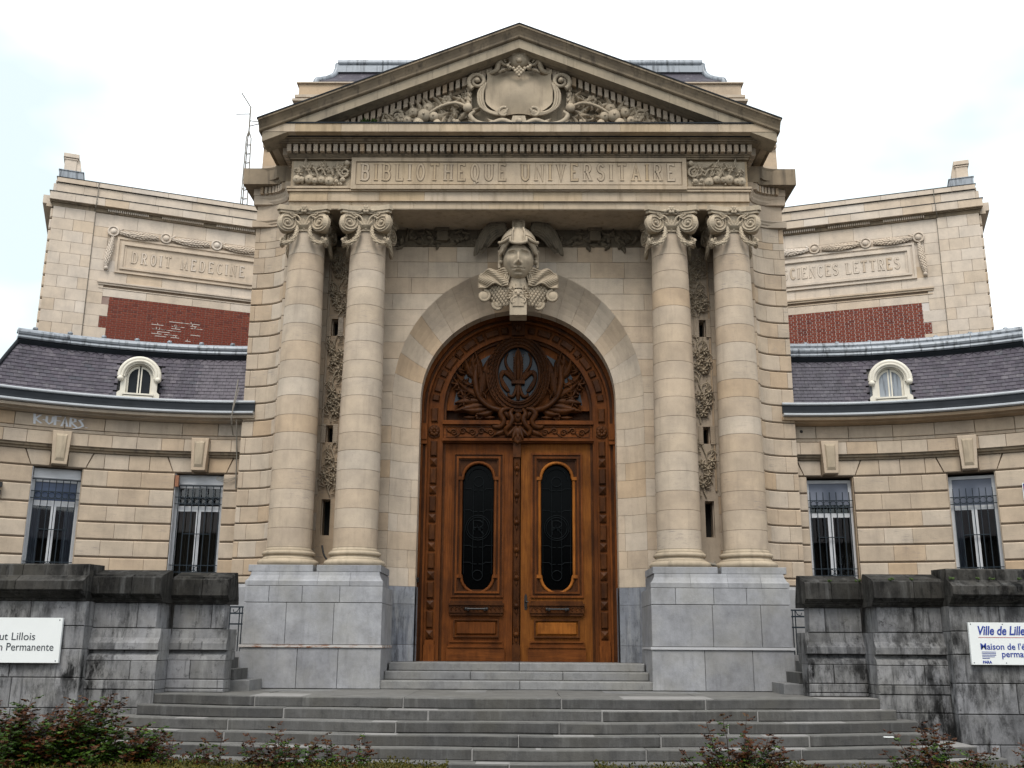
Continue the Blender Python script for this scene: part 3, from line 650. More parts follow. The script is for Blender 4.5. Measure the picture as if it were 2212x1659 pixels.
inscribe('BIBLIOTHEQUE UNIVERSITAIRE', LM, -2.80, 2.765, 9.775, .305, entab, EN, .019, .013, letter_shade, .62)
def fruitpanel(s):
    mb = MB(); m = lambda u, z, d: (s * u, 16.85 - d, z); rr = random.Random(70 + s)
    mb.mapbox(m, 3.04, 4.07, 9.67, 10.19, -.03, .006)
    for u, r in ((3.16, .05), (3.27, .04), (3.40, .085), (3.54, .07), (3.66, .06), (3.76, .085), (3.90, .06), (3.98, .08)): fruit(mb, m, u, 9.78 + rr.uniform(-.02, .03), .07, r)
    for i in range(16): mb.ball(m(3.1 + .9 * rr.random(), 9.72 + .04 * rr.random(), .05), .025, 6, 4)
    for i in range(24): leaf(mb, m, 3.1 + .9 * rr.random(), 9.76 + .30 * rr.random(), rr.uniform(.1, 3), .16, .045, .015, .08, 2, rr.uniform(-1, 1))
    for u, z in ((3.25, 10.03), (3.52, 10.06), (3.8, 10.04), (3.95, 9.95)):
        for k in range(6): leaf(mb, m, u, z, R_(k * 60), .085, .03, .05, .05, 1)
        mb.ball(m(u, z, .08), .024, 6, 4)
    spiral(mb, m, 3.14, 9.95, .11, .02, 1.6, 1, s, .028, .05, 24); mb.ball(m(3.09, 10.12, .07), .055, 8, 6)
    for i in range(6): mb.tube([m(3.2 + .14 * i, 9.9, .03), m(3.26 + .14 * i, 10.0 + .03 * rr.random(), .06), m(3.34 + .14 * i, 9.97 + .1 * rr.random(), .05)], .02, 5)
    mb.build('fruit_carving', carved, EN)
for s in (-1, 1): fruitpanel(s)
CN = part('main_cornice', MB().box(-4.13, 4.13, 16.80, 18.3, 10.21, 10.52), weathered)
cm = MB()
for z0, z1, e in ((10.207, 10.24, .02), (10.24, 10.265, .045), (10.265, 10.288, .065), (10.434, 10.455, .20), (10.455, 10.49, .24), (10.49, 10.521, .29)): cm.box(-X - e, X + e, 16.8 - e, 18.25, z0, z1)
cm.build('bed_moulding', weathered, CN)
dent = MB().block(flat(16.8), -.038, .038, 10.29, 10.433, -.04, .16, .004).mesh('dentil', stone)
nd = 70
for i in range(nd): put('dentil', dent, CN, Matrix.Translation((-4.13 + 8.26 * i / (nd - 1), 0, 0)))
dents = MB().block(lambda u, z, d: (4.11 + d, u, z), -.038, .038, 10.29, 10.433, -.04, .16, .004).mesh('dentil', stone)
for s in (-1, 1):
    for i in range(8): put('dentil', dents, CN, Matrix.Diagonal((s, 1, 1, 1)) @ Matrix.Translation((0, 16.83 + .118 * i, 0)))
for a, b in cuts(-4.555, 4.555, .85, rr, .1):
    e = a == -4.555 or b == 4.555; mb = MB(); mb.block(flat(16.352), a + .001, b - .001, 10.521, 10.68, -2.0 if e else -.46, 0, .004); mb.build('corona_stone', entab, CN)
tp = MB(); tp.box(-4.3, 4.3, 16.5, 18.3, 10.5, 10.69); tp.box(-4.575, 4.575, 16.335, 18.35, 10.681, 10.703); tp.build('lead_flashing', dlead, CN)

# --- pediment
SL = .41; ZA = 12.585
ztop = lambda x: ZA - SL * abs(x)
PD = part('pediment', MB().poly([(-4.5, 10.69), (4.5, 10.69), (0, ZA - .25)], flat(16.86), -1.5, 0), weathered)
tym = MB(); tym.poly([(-4.2, 10.705), (4.2, 10.705), (0, ZA - .34)], flat(16.84), -.02, .02); tym.build('tympanum', midstone, PD)
def rake(prof, nm, mat, x0=0., x1=4.6, nseg=1, avg=0):
    for s in (-1, 1):
        xs = [(x0, x1)] if not avg else cuts(x0, x1, avg, rr, .08)
        for a, b in xs:
            g = .0015 if avg else 0
            mb = MB(); mb.sweep(lambda u, z, d: (s * u, 16.8 - d, ztop(u) + z), prof, [a + (g if a else 0), b - g]); mb.build(nm, mat, PD)
rake([(-.20, -1.4), (-.20, .47), (-.185, .495), (-.15, .50), (-.10, .53), (-.05, .575), (-.035, .60), (0, .60), (0, -1.4)], 'raking_sima', weathered, avg=.78)
rake([(-.375, .0), (-.385, .44), (-.205, .44), (-.205, 0)], 'raking_corona', midstone, x1=4.55, avg=.9)
rake([(-.40, -.02), (-.40, .20), (-.372, .27), (-.372, -.02)], 'raking_moulding', weathered, x1=4.3)
rake([(-.63, -.02), (-.63, .035), (-.60, .05), (-.575, .06), (-.575, -.02)], 'raking_fillet', weathered, x1=3.6)
rake([(.0, -1.45), (.0, .612), (.022, .612), (.022, -1.45)], 'lead_flashing', dlead, x1=4.62)
for s in (-1, 1):
    dm = MB().block(lambda u, z, d: (s * u, 16.8 - d, z - SL * u), -.038, .038, -.57, -.402, -.03, .15, .004).mesh('dentil', stone)
    for i in range(29):
        x = .18 + .1175 * i
        if ztop(x) - .57 > 10.71: put('dentil', dm, PD, Matrix.Translation((s * x, 0, ztop(x))))
# cartouche and sculpture
TM = lambda u, z, d: (u, 16.82 - d, z)
car = MB(); V = []; Fc = []; nu, nv = 20, 14
def hw_c(t): return .30 + .31 * sin(pi / 2 * min(1, t * 3.2)) - .07 * max(0, (t - .55) / .45) ** 1.5 + .06 * max(0, (t - .82) / .18)
for i in range(nv + 1):
    t = i / nv
    for j in range(nu + 1):
        q = -1 + 2 * j / nu; V.append(TM(q * hw_c(t), 11.06 + .86 * t - .06 * q * q * (1 - t), .13 + .10 * max(0, 1 - (q / .8) ** 2) * sin(pi * t) + .08 * max(0, abs(q) - .72) / .28))
for i in range(nv):
    for j in range(nu): a = i * (nu + 1) + j; Fc.append((a, a + 1, a + nu + 2, a + nu + 1))
car.add(V, Fc, True)
CA = car.build('cartouche', carved, PD)
fr = MB()
for s in (-1, 1):
    sm = lambda u, z, d, s=s: (s * u, 16.82 - d, z)
    spiral(fr, sm, .76, 11.66, .17, .03, 1.7, R_(-60), 1, .05, .22, 40, 6); fr.ball(sm(.76, 11.66, .27), (.05, .05, .05), 8, 6)
    for k in range(3): fr.tube([sm(.60 + .035 * k, 11.62 - .04 * k, .24), sm(.66 + .04 * k, 11.40, .22), sm(.62 + .04 * k, 11.16, .2), sm(.47, 11.05 - .015 * k, .2), sm(.28, 11.04 - .02 * k, .22), sm(.2, 11.10, .24)], .026, 5)
    spiral(fr, sm, .28, 11.04, .10, .02, 1.4, R_(120), -1, .035, .22, 24)
    fr.tube([sm(.12, 10.78, .25), sm(.3, 10.86, .25), sm(.55, 10.80, .22), sm(.78, 10.86, .2), sm(.88, 11.0, .18), sm(.80, 11.08, .18)], [.06, .055, .05, .05, .045, .03], 6)
    for k in range(5): leaf(fr, sm, .88 + .015 * k, 11.66 - .10 * k, R_(-60 - 9 * k), .20, .06, .12, .10, 2, -.8)
    for k in range(3): leaf(fr, sm, .72 + .06 * k, 11.83, R_(80 - 20 * k), .16, .045, .14, .08, 2, .6 - .4 * k)
    leaf(fr, sm, .6, 10.76, R_(20), .34, .08, .14, .10, 3); leaf(fr, sm, .35, 10.76, R_(35), .28, .07, .16, .08, 3)
    spiral(fr, sm, .235, 12.07, .12, .02, 1.6, R_(120), -1, .035, .24, 28); fr.tube([sm(.3, 12.16, .2), sm(.38, 12.02, .22), sm(.42, 11.9, .2), sm(.56, 11.86, .16), sm(.66, 11.92, .14)], [.06, .055, .05, .04, .03], 6)
    for k in range(3): leaf(fr, sm, .12 + .07 * k, 11.93 - .01 * k, R_(-20 - 10 * k), .15, .035, .24, .05, 2)
fr.build('scroll_frame', carved, CA)
sh = MB()
for k in range(-3, 4):
    a = R_(90 - 23 * k); sh.tube([TM(0, 12.13, .26), TM(.10 * cos(a), 12.13 + .12 * sin(a), .30), TM(.20 * cos(a), 12.13 + .25 * sin(a), .27), TM(.22 * cos(a), 12.13 + .29 * sin(a), .21)], [.03, .05, .062, .04], 7)
sh.ball(TM(0, 12.12, .2), (.22, .14, .18), 12, 8); sh.ball(TM(0, 12.04, .31), (.06, .05, .05), 8, 6); sh.ball(TM(-.06, 12.08, .30), (.035, .03, .02), 6, 4); sh.ball(TM(.06, 12.08, .30), (.035, .03, .02), 6, 4)
sh.build('shell_crest', carved, CA)
gr = MB(); rr = random.Random(2)
for u, z in [(0, 11.72)] + [(-.035, 11.765), (.035, 11.765), (0, 11.80), (-.07, 11.81), (.07, 11.81), (-.035, 11.84), (.035, 11.84), (-.1, 11.86), (.1, 11.86), (0, 11.88), (-.16, 11.88), (.16, 11.88), (-.2, 11.91), (.2, 11.91)]: gr.ball(TM(u, z, .33), .032, 7, 5)
gr.build('grape_bunch', carved, CA)
ft = MB(); ft.poly([(-.16, 10.72), (.16, 10.72), (.11, 10.93), (-.11, 10.93)], TM, .1, .30); ft.ball(TM(0, 10.82, .3), (.06, .05, .06), 8, 6); ft.build('cartouche_foot', carved, CA)
for s in (-1, 1):
    rr = random.Random(80 + s); sm = lambda u, z, d, s=s: (s * u, 16.82 - d, z); fl = MB(); lim = lambda u: ztop(u) - .66
    u = .98
    while u < 3.15:
        hgt = max(.06, lim(u) - 10.70)
        for q in range(3):
            leaf(fl, sm, u + rr.uniform(-.04, .04), 10.72 + hgt * (.05 + .28 * q), R_(rr.uniform(45, 125)), min(.30, .55 * hgt + .05), min(.075, .14 * hgt + .02), .02 + .02 * q, .16, 3, rr.choice((-1.6, 1.6)))
        if hgt > .35: spiral(fl, sm, u + .03, 10.72 + hgt * .86, .055, .012, 1.2, rr.uniform(0, 6), 1, .018, .10, 16)
        u += .105
    fl.tube([sm(.95, 11.18, .16), sm(1.15, 11.24, .2), sm(1.4, 11.18, .2), sm(1.62, 11.05, .18), sm(1.85, 10.86, .15)], [.036, .032, .03, .026, .02], 6); fl.ball(sm(.93, 11.14, .2), (.09, .08, .09), 9, 6)
    for u, z, r in ((1.72, 11.02, .125), (1.92, 11.08, .10), (1.55, 11.0, .095), (1.82, 10.86, .105), (1.66, 11.16, .10), (2.02, 10.92, .08), (1.48, 10.86, .08)): fruit(fl, sm, u, z, .14, r)
    for i in range(120):
        u = rr.uniform(.95, 3.1); z = rr.uniform(10.72, max(10.75, lim(u))); leaf(fl, sm, u, z, rr.uniform(0, 6.3), rr.uniform(.11, .2), rr.uniform(.03, .05), rr.uniform(.01, .07), .12, rr.choice((2, 3)), rr.uniform(-1.5, 1.5))
    for u, z in ((2.15, 10.98), (1.32, 11.33), (1.15, 10.85), (2.4, 10.85)): flower(fl, sm, u, z, .14, .10, 6)
    spiral(fl, sm, 2.2, 11.02, .12, .03, 1.3, 0, 1, .04, .14, 20)
    for i in range(14): u = rr.uniform(2.2, 3.3); fl.ball(sm(u, 10.71 + rr.random() * max(.02, lim(u) - 10.75), .05), rr.uniform(.025, .05), 6, 4)
    if s > 0: fl.ball(sm(2.95, 10.77, .16), (.10, .07, .08), 10, 7)
    fl.build('fruit_and_foliage', carved, PD)
gw = MB(); rr = random.Random(3)
for i in range(30): leaf(gw, TM, -2.72 + rr.uniform(-.13, .13), 10.72 + rr.uniform(0, .13), rr.uniform(0, 3.1), .08, .025, .2, .05, 1)
gw.build('weed', leaf_g, PD)

# --- attic and roof behind
AT = part('attic', MB().box(-4.49, 4.49, 18.6, 26, 9.5, 12.80), stone)
am = MB(); am.box(-4.56, 4.56, 18.53, 26.1, 12.46, 12.52); am.box(-4.60, 4.60, 18.49, 26.1, 12.36, 12.41); am.box(-4.545, 4.545, 18.545, 26.1, 12.79, 12.815); am.build('attic_moulding', stone, AT)
for a, b in cuts(-4.5, 4.5, .9, rr, .1):
    mb = MB(); mb.block(flat(18.59), a + .003, b - .003, 12.523, 12.788, -.1, 0, .004); mb.build('attic_stone', stone, AT)
rf = MB(); prof = [(4.17, 12.81), (4.16, 12.92), (4.06, 13.0), (3.95, 13.10), (3.86, 13.23), (3.82, 13.38), (3.81, 13.50)]
V = []; 
for e, z in prof: o = 4.17 - e; V += [(-e, 18.66 + o, z), (e, 18.66 + o, z), (e, 25.5 - o, z), (-e, 25.5 - o, z)]
Fr = [(4 * i + k, 4 * i + (k + 1) % 4, 4 * i + 4 + (k + 1) % 4, 4 * i + 4 + k) for i in range(len(prof) - 1) for k in range(4)] + [tuple(4 * (len(prof) - 1) + k for k in range(4))]
rf.add(V, Fr); RF = rf.build('mansard_roof', slate, PO)
for s in (-1, 1):
    hp = MB(); hp.tube([(s * e, 18.66 + 4.17 - e, z) for e, z in prof], .065, 8); hp.build('hip_roll', lead, RF)
for i in range(8):
    x0 = -3.81 + 7.62 * i / 8; tr = MB(); tr.tube([(x0 + .004, 19.02, 13.52), (x0 + .948, 19.02, 13.52)], .08, 8); tr.build('ridge_roll', lead, RF)
    ap = MB(); ap.box(x0 + .004, x0 + .948, 18.94, 19.01, 13.28, 13.43); ap.build('lead_apron', lead, RF)
# ================================================================== great wooden door
DY = 18.5
DF = lambda u, z, d: (u, DY - d, z)
CZ = 5.95                                  # centre of the door arches
back = MB(); back.box(-1.9, 1.9, DY + .12, DY + .2, ZS, 7.85)
DR = part('double_door', back, wood_c)
def archpts(r, z0=None, n=32, rz=None):
    rz = rz or r; P = [(r * cos(pi * i / n), CZ + rz * sin(pi * i / n)) for i in range(n + 1)]
    if z0 is not None: P = [(r, z0)] + P + [(-r, z0)]
    return P
def archband(r0, r1, d0, d1, z0, nm, mat, rz=1.0):
    mb = MB(); o = archpts(r0, z0, 40); i = archpts(r1, z0, 40); n = len(o); V = [DF(u, z, d) for d in (d0, d1) for P in (o, i) for u, z in P]; F = []
    for k in range(n - 1): F += [(2 * n + k, 2 * n + k + 1, 3 * n + k + 1, 3 * n + k), (k, k + 1, 2 * n + k + 1, 2 * n + k), (n + k + 1, n + k, 3 * n + k, 3 * n + k + 1)]
    mb.add(V, F); return mb.build(nm, mat, DR)
archband(1.86, 1.74, -.1, .20, ZS, 'outer_frame', wood_m); archband(1.74, 1.68, -.1, .14, ZS, 'frame_moulding', wood_c); archband(1.68, 1.39, -.1, .09, ZS, 'frame_band', wood_m)
archband(1.69, 1.655, .0, .165, ZS, 'frame_bead', wood_m); archband(1.435, 1.375, -.05, .125, ZS, 'inner_moulding', wood_m); archband(1.375, 1.33, -.1, .06, ZS, 'inner_bead', wood_c)
for s in (-1, 1):
    for k, (z0, z1) in enumerate(((5.36, 5.66), (5.28, 5.36))):
        mb = MB(); mb.box(min(s * 1.66, s * (1.80 - .02 * k)), max(s * 1.66, s * (1.80 - .02 * k)), DY - .24 + .02 * k, DY, z0, z1); mb.build('frame_ear', wood_m, DR)
    mb = MB(); mb.box(min(s * 1.44, s * 1.64), max(s * 1.44, s * 1.64), DY - .14, DY, ZS, 1.72); mb.box(min(s * 1.455, s * 1.625), max(s * 1.455, s * 1.625), DY - .13, DY, 1.72, 1.80); mb.build('jamb_foot', wood_m, DR)
    ro = MB(); sm = lambda u, z, d, s=s: (s * 1.54 + u, DY - d, z); flower(ro, sm, 0, 5.53, .12, .10, 8); ro.poly([(.12 * cos(a * pi / 8), 5.53 + .12 * sin(a * pi / 8)) for a in range(16)], sm, .08, .115); ro.build('rosette', wood_c, DR)
    # alternating lozenge and oblong blocks up the jamb
    z = 1.83; k = 0
    while z < 5.33:
        h = .135 if k % 2 == 0 else .285
        mb = MB(); c = s * 1.54
        if k % 2 == 0: mb.add([DF(c - .062, z, .09), DF(c + .062, z, .09), DF(c + .062, z + h, .09), DF(c - .062, z + h, .09), DF(c - .062, z, .112), DF(c + .062, z, .112), DF(c + .062, z + h, .112), DF(c - .062, z + h, .112), DF(c, z + h / 2, .15)], [(0, 1, 5, 4), (1, 2, 6, 5), (2, 3, 7, 6), (3, 0, 4, 7), (4, 5, 8), (5, 6, 8), (6, 7, 8), (7, 4, 8)])
        else: mb.block(DF, c - .062, c + .062, z, z + h, .08, .135, .018)
        mb.build('jamb_block', wood_c, DR); z += h + .045; k += 1
    # blocks round the arch
    ths = []; a = 6.0; k = 0
    while a < 86:
        da = 9.6 if k % 2 else 4.6
        if a + da > 85: break
        mb = MB(); am_ = lambda u, z, d, s=s: (s * z * cos(R_(u)), DY - d, CZ + z * sin(R_(u))); mb.block(am_, a, a + da, 1.475, 1.60, .08, .13, .016, 3, 1, cu=.5); mb.build('arch_block', wood_c, DR); a += da + 1.9; k += 1
    z = 5.70
    mb = MB(); mb.block(DF, s * 1.54 - .062, s * 1.54 + .062, 5.71, 5.97, .08, .135, .018); mb.build('jamb_block', wood_c, DR)
kb = MB(); kb.box(-.125, .125, DY - .20, DY, 7.36, 7.62); kb.ball((0, DY - .2, 7.5), (.07, .05, .08), 8, 6); kb.build('arch_keyblock', wood_c, DR)
# tympanum
tp = MB(); tp.poly(archpts(1.36, None, 40), DF, -.1, .0); TY = tp.build('tympanum_panel', wood_m, DR)
OC = (-.0, 6.63)
def ov(rx, rz, n=36): return [(OC[0] + rx * cos(2 * pi * i / n), OC[1] + rz * sin(2 * pi * i / n)) for i in range(n)]
for q in (-1, 1):
    gl = MB(); P = [(q * 1.20 * cos(R_(a)), CZ + 1.20 * sin(R_(a))) for a in range(5, 66, 5)] + [(q * .62, 6.72), (q * .66, 6.35), (q * .82, 6.12)]; gl.poly(P, DF, -.01, .004); gl.build('side_glass', bglass, TY)
og = MB(); og.poly(ov(.40, .55), DF, .0, .03); og.build('oval_glass', bglass, TY)
wr = MB()
for k in range(48):
    a = 2 * pi * k / 48
    for r in (.435, .49, .545): leaf(wr, DF, OC[0] + r * cos(a), OC[1] + r * 1.33 * sin(a), a + pi / 2, .10, .032, .10, .05, 1)
wr.ring(ov(.585, .72), ov(.41, .56), DF, .0, .105); wr.tube([DF(u, z, .10) for u, z in ov(.40, .545) + [ov(.40, .545)[0]]], .028, 6); wr.tube([DF(u, z, .09) for u, z in ov(.585, .725) + [ov(.585, .725)[0]]], .022, 6)
wr.build('oval_wreath', wood_c, TY)
fl = MB()
mid = [(0, 7.14), (-.05, 7.05), (-.085, 6.92), (-.095, 6.78), (-.075, 6.62), (-.045, 6.5), (.045, 6.5), (.075, 6.62), (.095, 6.78), (.085, 6.92), (.05, 7.05)]
fl.poly(mid, DF, .03, .10); fl.tube([DF(0, 6.5, .1), DF(0, 6.8, .14), DF(0, 7.1, .1)], [.03, .045, .01], 6)
for q in (-1, 1):
    sm = lambda u, z, d, q=q: (q * u, DY - d, z)
    for dd in (0, .05): fl.tube([sm(.06 + dd * .3, 6.5, .07), sm(.14 + dd, 6.62, .08), sm(.24 + dd * .9, 6.68, .08), sm(.31 + dd * .4, 6.60, .08), sm(.315 - dd * .4, 6.50, .08), sm(.26 - dd * .8, 6.38, .07), sm(.19 - dd * .5, 6.30, .07)], [.03, .035, .035, .03, .03, .03, .02], 6)
    fl.tube([sm(.05, 6.52, .07), sm(.13, 6.66, .08), sm(.22, 6.80, .07), sm(.24, 6.94, .06), sm(.19, 7.05, .05)], [.03, .03, .028, .025, .012], 6)
    fl.tube([sm(.02, 6.44, .07), sm(.05, 6.30, .07), sm(.10, 6.21, .07), sm(.17, 6.22, .07), sm(.18, 6.27, .06)], [.03, .035, .035, .03, .015], 6)
    for k in range(9): fl.ball(sm(.085 + .006 * sin(k), 6.6 + .05 * k, .11), .014, 5, 3)
fl.box(-.125, .125, DY - .14, DY - .03, 6.44, 6.50); fl.tube([DF(0, 6.44, .08), DF(0, 6.25, .09), DF(0, 6.13, .08)], [.03, .04, .03], 6)
fl.build('lily_emblem', wood_c, TY)
for q in (-1, 1):
    sm = lambda u, z, d, q=q: (q * u, DY - d, z); fo = MB(); rr = random.Random(5)
    fo.tube([sm(.12, 5.78, .1), sm(.30, 5.92, .1), sm(.52, 6.0, .09), sm(.72, 6.18, .09), sm(.80, 6.5, .08), sm(.78, 6.85, .06)], [.06, .06, .05, .05, .06, .02], 7)
    for u, z, a, l_, w_, c in ((.72, 6.2, 100, .75, .12, .1), (.85, 6.45, 120, .42, .09, -1.2), (.80, 6.6, 60, .40, .10, .9), (.78, 6.55, 35, .42, .09, .9), (.85, 6.4, 15, .40, .08, .8), (.72, 6.2, 25, .46, .10, .3), (.70, 6.12, 5, .48, .10, -.4), (.60, 6.05, -8, .60, .10, -.2), (.55, 5.98, -18, .50, .09, .5), (.45, 5.95, -35, .32, .08, .6), (.4, 5.98, 20, .4, .08, .6), (.72, 6.45, 95, .62, .09, -.5), (.66, 6.3, 80, .5, .08, .2), (.95, 6.75, 70, .34, .07, -.9), (.92, 6.62, 100, .4, .07, .6)):
        leaf(fo, sm, u, z, R_(a), l_, w_, .03, .12, 3, c)
    for u, z in ((1.06, 6.33), (1.0, 6.2), (1.13, 6.45)):
        for k in range(7): leaf(fo, sm, u, z, R_(k * 51), .13, .04, .05, .07, 1)
    for i in range(26): leaf(fo, sm, rr.uniform(.62, 1.12), rr.uniform(6.05, 6.75), rr.uniform(0, 6.3), .16, .035, .03, .1, 2, rr.uniform(-1, 1))
    flower(fo, sm, .72, 5.83, .05, .08, 7); leaf(fo, sm, .8, 5.81, 0, .22, .04, .03, .04, 2); leaf(fo, sm, .64, 5.81, pi, .22, .04, .03, .04, 2)
    fo.tube([sm(.16, 5.96, .14), sm(.28, 5.93, .16), sm(.32, 5.84, .16), sm(.26, 5.72, .15), sm(.32, 5.62, .14), sm(.44, 5.62, .12), sm(.46, 5.70, .1)], [.03, .05, .055, .055, .05, .04, .02], 7)
    fo.build('tympanum_foliage', wood_c, TY)
# transom
tr = MB(); tr.box(-1.37, 1.37, DY - .10, DY + .1, 5.36, 5.72); tr.box(-1.39, 1.39, DY - .16, DY, 5.66, 5.715); tr.box(-1.39, 1.39, DY - .13, DY, 5.715, 5.74); tr.box(-1.39, 1.39, DY - .18, DY, 5.345, 5.395); tr.box(-1.39, 1.39, DY - .13, DY, 5.32, 5.346)
TR = tr.build('transom', wood_h, DR)
for q in (-1, 1):
    sm = lambda u, z, d, q=q: (q * u, DY - d, z); sc = MB(); sc.ring([(.22, 5.42), (1.32, 5.42), (1.32, 5.63), (.22, 5.63)], [(.235, 5.435), (1.305, 5.435), (1.305, 5.615), (.235, 5.615)], sm, .09, .115)
    for i in range(6):
        u = .33 + .17 * i; spiral(sc, sm, u, 5.525 + .012 * (-1) ** i, .065, .012, 1.4, R_(0 if i % 2 else 180), 1 if i % 2 else -1, .022, .11, 20); leaf(sc, sm, u + .05, 5.5, R_(40 if i % 2 else -40), .12, .03, .10, .03, 2)
    sc.build('scrollwork', wood_c, TR)
ct = MB()
for q in (-1, 1):
    sm = lambda u, z, d, q=q: (q * u, DY - d, z)
    ct.tube([sm(.09, 5.95, .14), sm(.14, 5.86, .18), sm(.10, 5.76, .2), sm(.14, 5.64, .2), sm(.22, 5.56, .17), sm(.20, 5.47, .16), sm(.12, 5.45, .17)], [.03, .045, .05, .05, .05, .04, .02], 7)
    for a in (-100, -75, -50): leaf(ct, sm, .03, 5.62, R_(a), .26, .06, .16, .08, 3)
    leaf(ct, sm, .20, 5.55, R_(-10), .26, .06, .12, .05, 3, -.5)
ct.ball(DF(0, 5.78, .15), (.085, .06, .11), 10, 7); ct.ball(DF(0, 5.80, .21), (.035, .02, .035), 8, 5); ct.ball(DF(0, 5.5, .14), (.11, .08, .12), 10, 7); leaf(ct, DF, 0, 5.46, R_(-90), .17, .09, .18, .05, 4)
ct.build('acanthus_bracket', wood_c, TR)
# leaves
def stad(cx, hw, zt, zb, hs, n=12):
    """glazing outline with round ends and small shoulders"""
    zt0, zb0 = zt - hw * .93, zb + hw * .93; P = [(cx + hw * .93 * cos(R_(a)), zt0 + hw * .93 * sin(R_(a))) for a in [180 * i / n for i in range(n + 1)]]
    P += [(cx - hw * .93, zt0), (cx - hw, zt0 - .04), (cx - hw, zb0 + .04)] + [(cx - hw * .93 * cos(R_(a)), zb0 - hw * .93 * sin(R_(a))) for a in [180 * i / n for i in range(n + 1)]] + [(cx + hw, zb0 + .04), (cx + hw, zt0 - .04)]
    return P
def rectmatch(P, cx, x0, x1, z0, z1):
    """points of a rectangle walked in step with outline P"""
    cz = (z0 + z1) / 2; o = []
    for u, z in P:
        du, dz = u - cx, z - cz; k = min((x1 - cx) / abs(du) if abs(du) > 1e-6 else 9e9, ((z1 - cz) / abs(dz)) if abs(dz) > 1e-6 else 9e9); o.append((cx + du * k, cz + dz * k))
    return o
for q, (xa, xb, gx) in ((-1, (-1.33, -.085, -.715)), (1, (.06, 1.33, .71))):
    P = stad(gx, .298, 4.95, 2.635, .05); pan = MB()
    cx = gx; gh = .46
    zt_, zb_ = 5.03, 2.565
    lf = MB(); R0 = [(xa, 1.445), (xb, 1.445), (xb, 5.32), (xa, 5.32)]
    for x0, x1, z0, z1 in ((xa, gx - gh - .001, 1.445, 5.318), (gx + gh + .001, xb, 1.445, 5.318), (gx - gh, gx + gh, 5.13, 5.318), (gx - gh, gx + gh, 1.445, 2.56)): lf.box(x0, x1, DY - .045, DY + .05, z0, z1)
    LF = lf.build('door_leaf', wood_m if q < 0 else wood_light, DR)
    if q > 0: LF['label'] = 'right door leaf, more bleached and orange'
    for k, (e, d) in enumerate(((0, .075), (.035, .055), (.07, .085), (.10, .05))):
        e2 = e + .034 if k < 3 else .135
        fr = MB(); o = [(gx - gh + e - .01, 2.56 - .02 + e), (gx + gh - e + .01, 2.56 - .02 + e), (gx + gh - e + .01, 5.14 - e), (gx - gh + e - .01, 5.14 - e)]; i = [(gx - gh + e2 - .01, 2.56 - .02 + e2), (gx + gh - e2 + .01, 2.56 - .02 + e2), (gx + gh - e2 + .01, 5.14 - e2), (gx - gh + e2 - .01, 5.14 - e2)]
        fr.ring(o, i, DF, -.04, d); fr.build('panel_moulding', wood_c if k % 2 else wood_m, LF)
    sp = MB(); sp.ring(rectmatch(P, cx, gx - .34, gx + .34, 2.64, 5.02), P, DF, -.06, .025); sp.build('spandrel_panel', wood_c, LF)
    bd = MB(); PP = stad(gx, .312, 4.965, 2.62, .05); bd.tube([DF(u, z, .035) for u, z in PP + [PP[0]]], .03, 6); PP = stad(gx, .35, 5.0, 2.585, .05)
    for zz in (4.67, 2.91):
        for e in (-1, 1): bd.box(gx + e * .33 - .05, gx + e * .33 + .05, DY - .075, DY, zz - .03, zz + .03)
    bd.build('glazing_bead', wood_m if q < 0 else wood_light, LF)
    gm = MB(); gm.poly(P, DF, -.08, -.05); gm.build('door_glass', dglass, LF)
    # wrought grille
    gr = MB(); G = lambda u, z: DF(u, z, -.03)
    for e in (-1, 1):
        gr.tube([G(gx + e * .09, 2.95), G(gx + e * .09, 4.65)], .007, 4); gr.tube([G(gx + e * .25, 2.95), G(gx + e * .25, 4.65)], .007, 4)
        for zz in (3.16, 3.46, 4.10, 4.49): gr.tube([G(gx + e * .27, zz), G(gx + e * .14, zz), G(gx + e * .10, zz - .03), G(gx + e * .02, zz - .03)], .007, 4)
    for zz, r in ((3.78, .225), (3.78, .19), (4.62, .09), (2.93, .09), (4.66, .2)): gr.tube([G(gx + r * cos(a * pi / 12), zz + r * sin(a * pi / 12)) for a in (range(25) if r != .2 else range(13))], .008, 4)
    for st in ([(-.08, -.12), (-.08, .13), (.03, .13), (.09, .09), (.09, .04), (.03, .0), (-.08, .0)], [(0, 0), (.10, -.12)]): gr.tube([G(gx + a, 3.78 + b) for a, b in st], .012, 4)
    for i in range(6): leaf(gr, DF, gx - .1 + .04 * i, 3.72 + .02 * (i % 3), R_(30 + 25 * i), .07, .015, -.03, .02, 1)
    gr.build('wrought_grille', door_iron, LF)
    sh = MB(); sh.box(gx - .49, gx + .47, DY - .12, DY, 2.27, 2.40); sh.box(gx - .50, gx + .48, DY - .15, DY, 2.40, 2.435); sh.box(gx - .47, gx + .45, DY - .10, DY, 2.435, 2.48); sh.box(gx - .47, gx + .45, DY - .10, DY, 2.225, 2.268)
    for k in range(12): sh.tube([DF(gx - .42 + .078 * k + .03 * cos(a * .6), 2.335 + .035 * sin(a * .6), .125) for a in range(8)], .008, 4)
    sh.build('carved_rail', wood_c, LF)
    hb = MB(); hb.tube([DF(gx - .17, 2.335, .19), DF(gx + .17, 2.335, .19)], .018, 8)
    for e in (-1, 1): hb.tube([DF(gx + e * .15, 2.335, .12), DF(gx + e * .15, 2.335, .2)], .03, 8); hb.ball(DF(gx + e * .185, 2.335, .19), .032, 8, 6)
    hb.build('pull_handle', black_iron, LF)
    lp = MB(); lp.block(DF, gx - .375, gx + .36, 1.885, 2.13, .03, .075, .035); lp.build('lower_panel', wood_m if q < 0 else wood_light, LF)
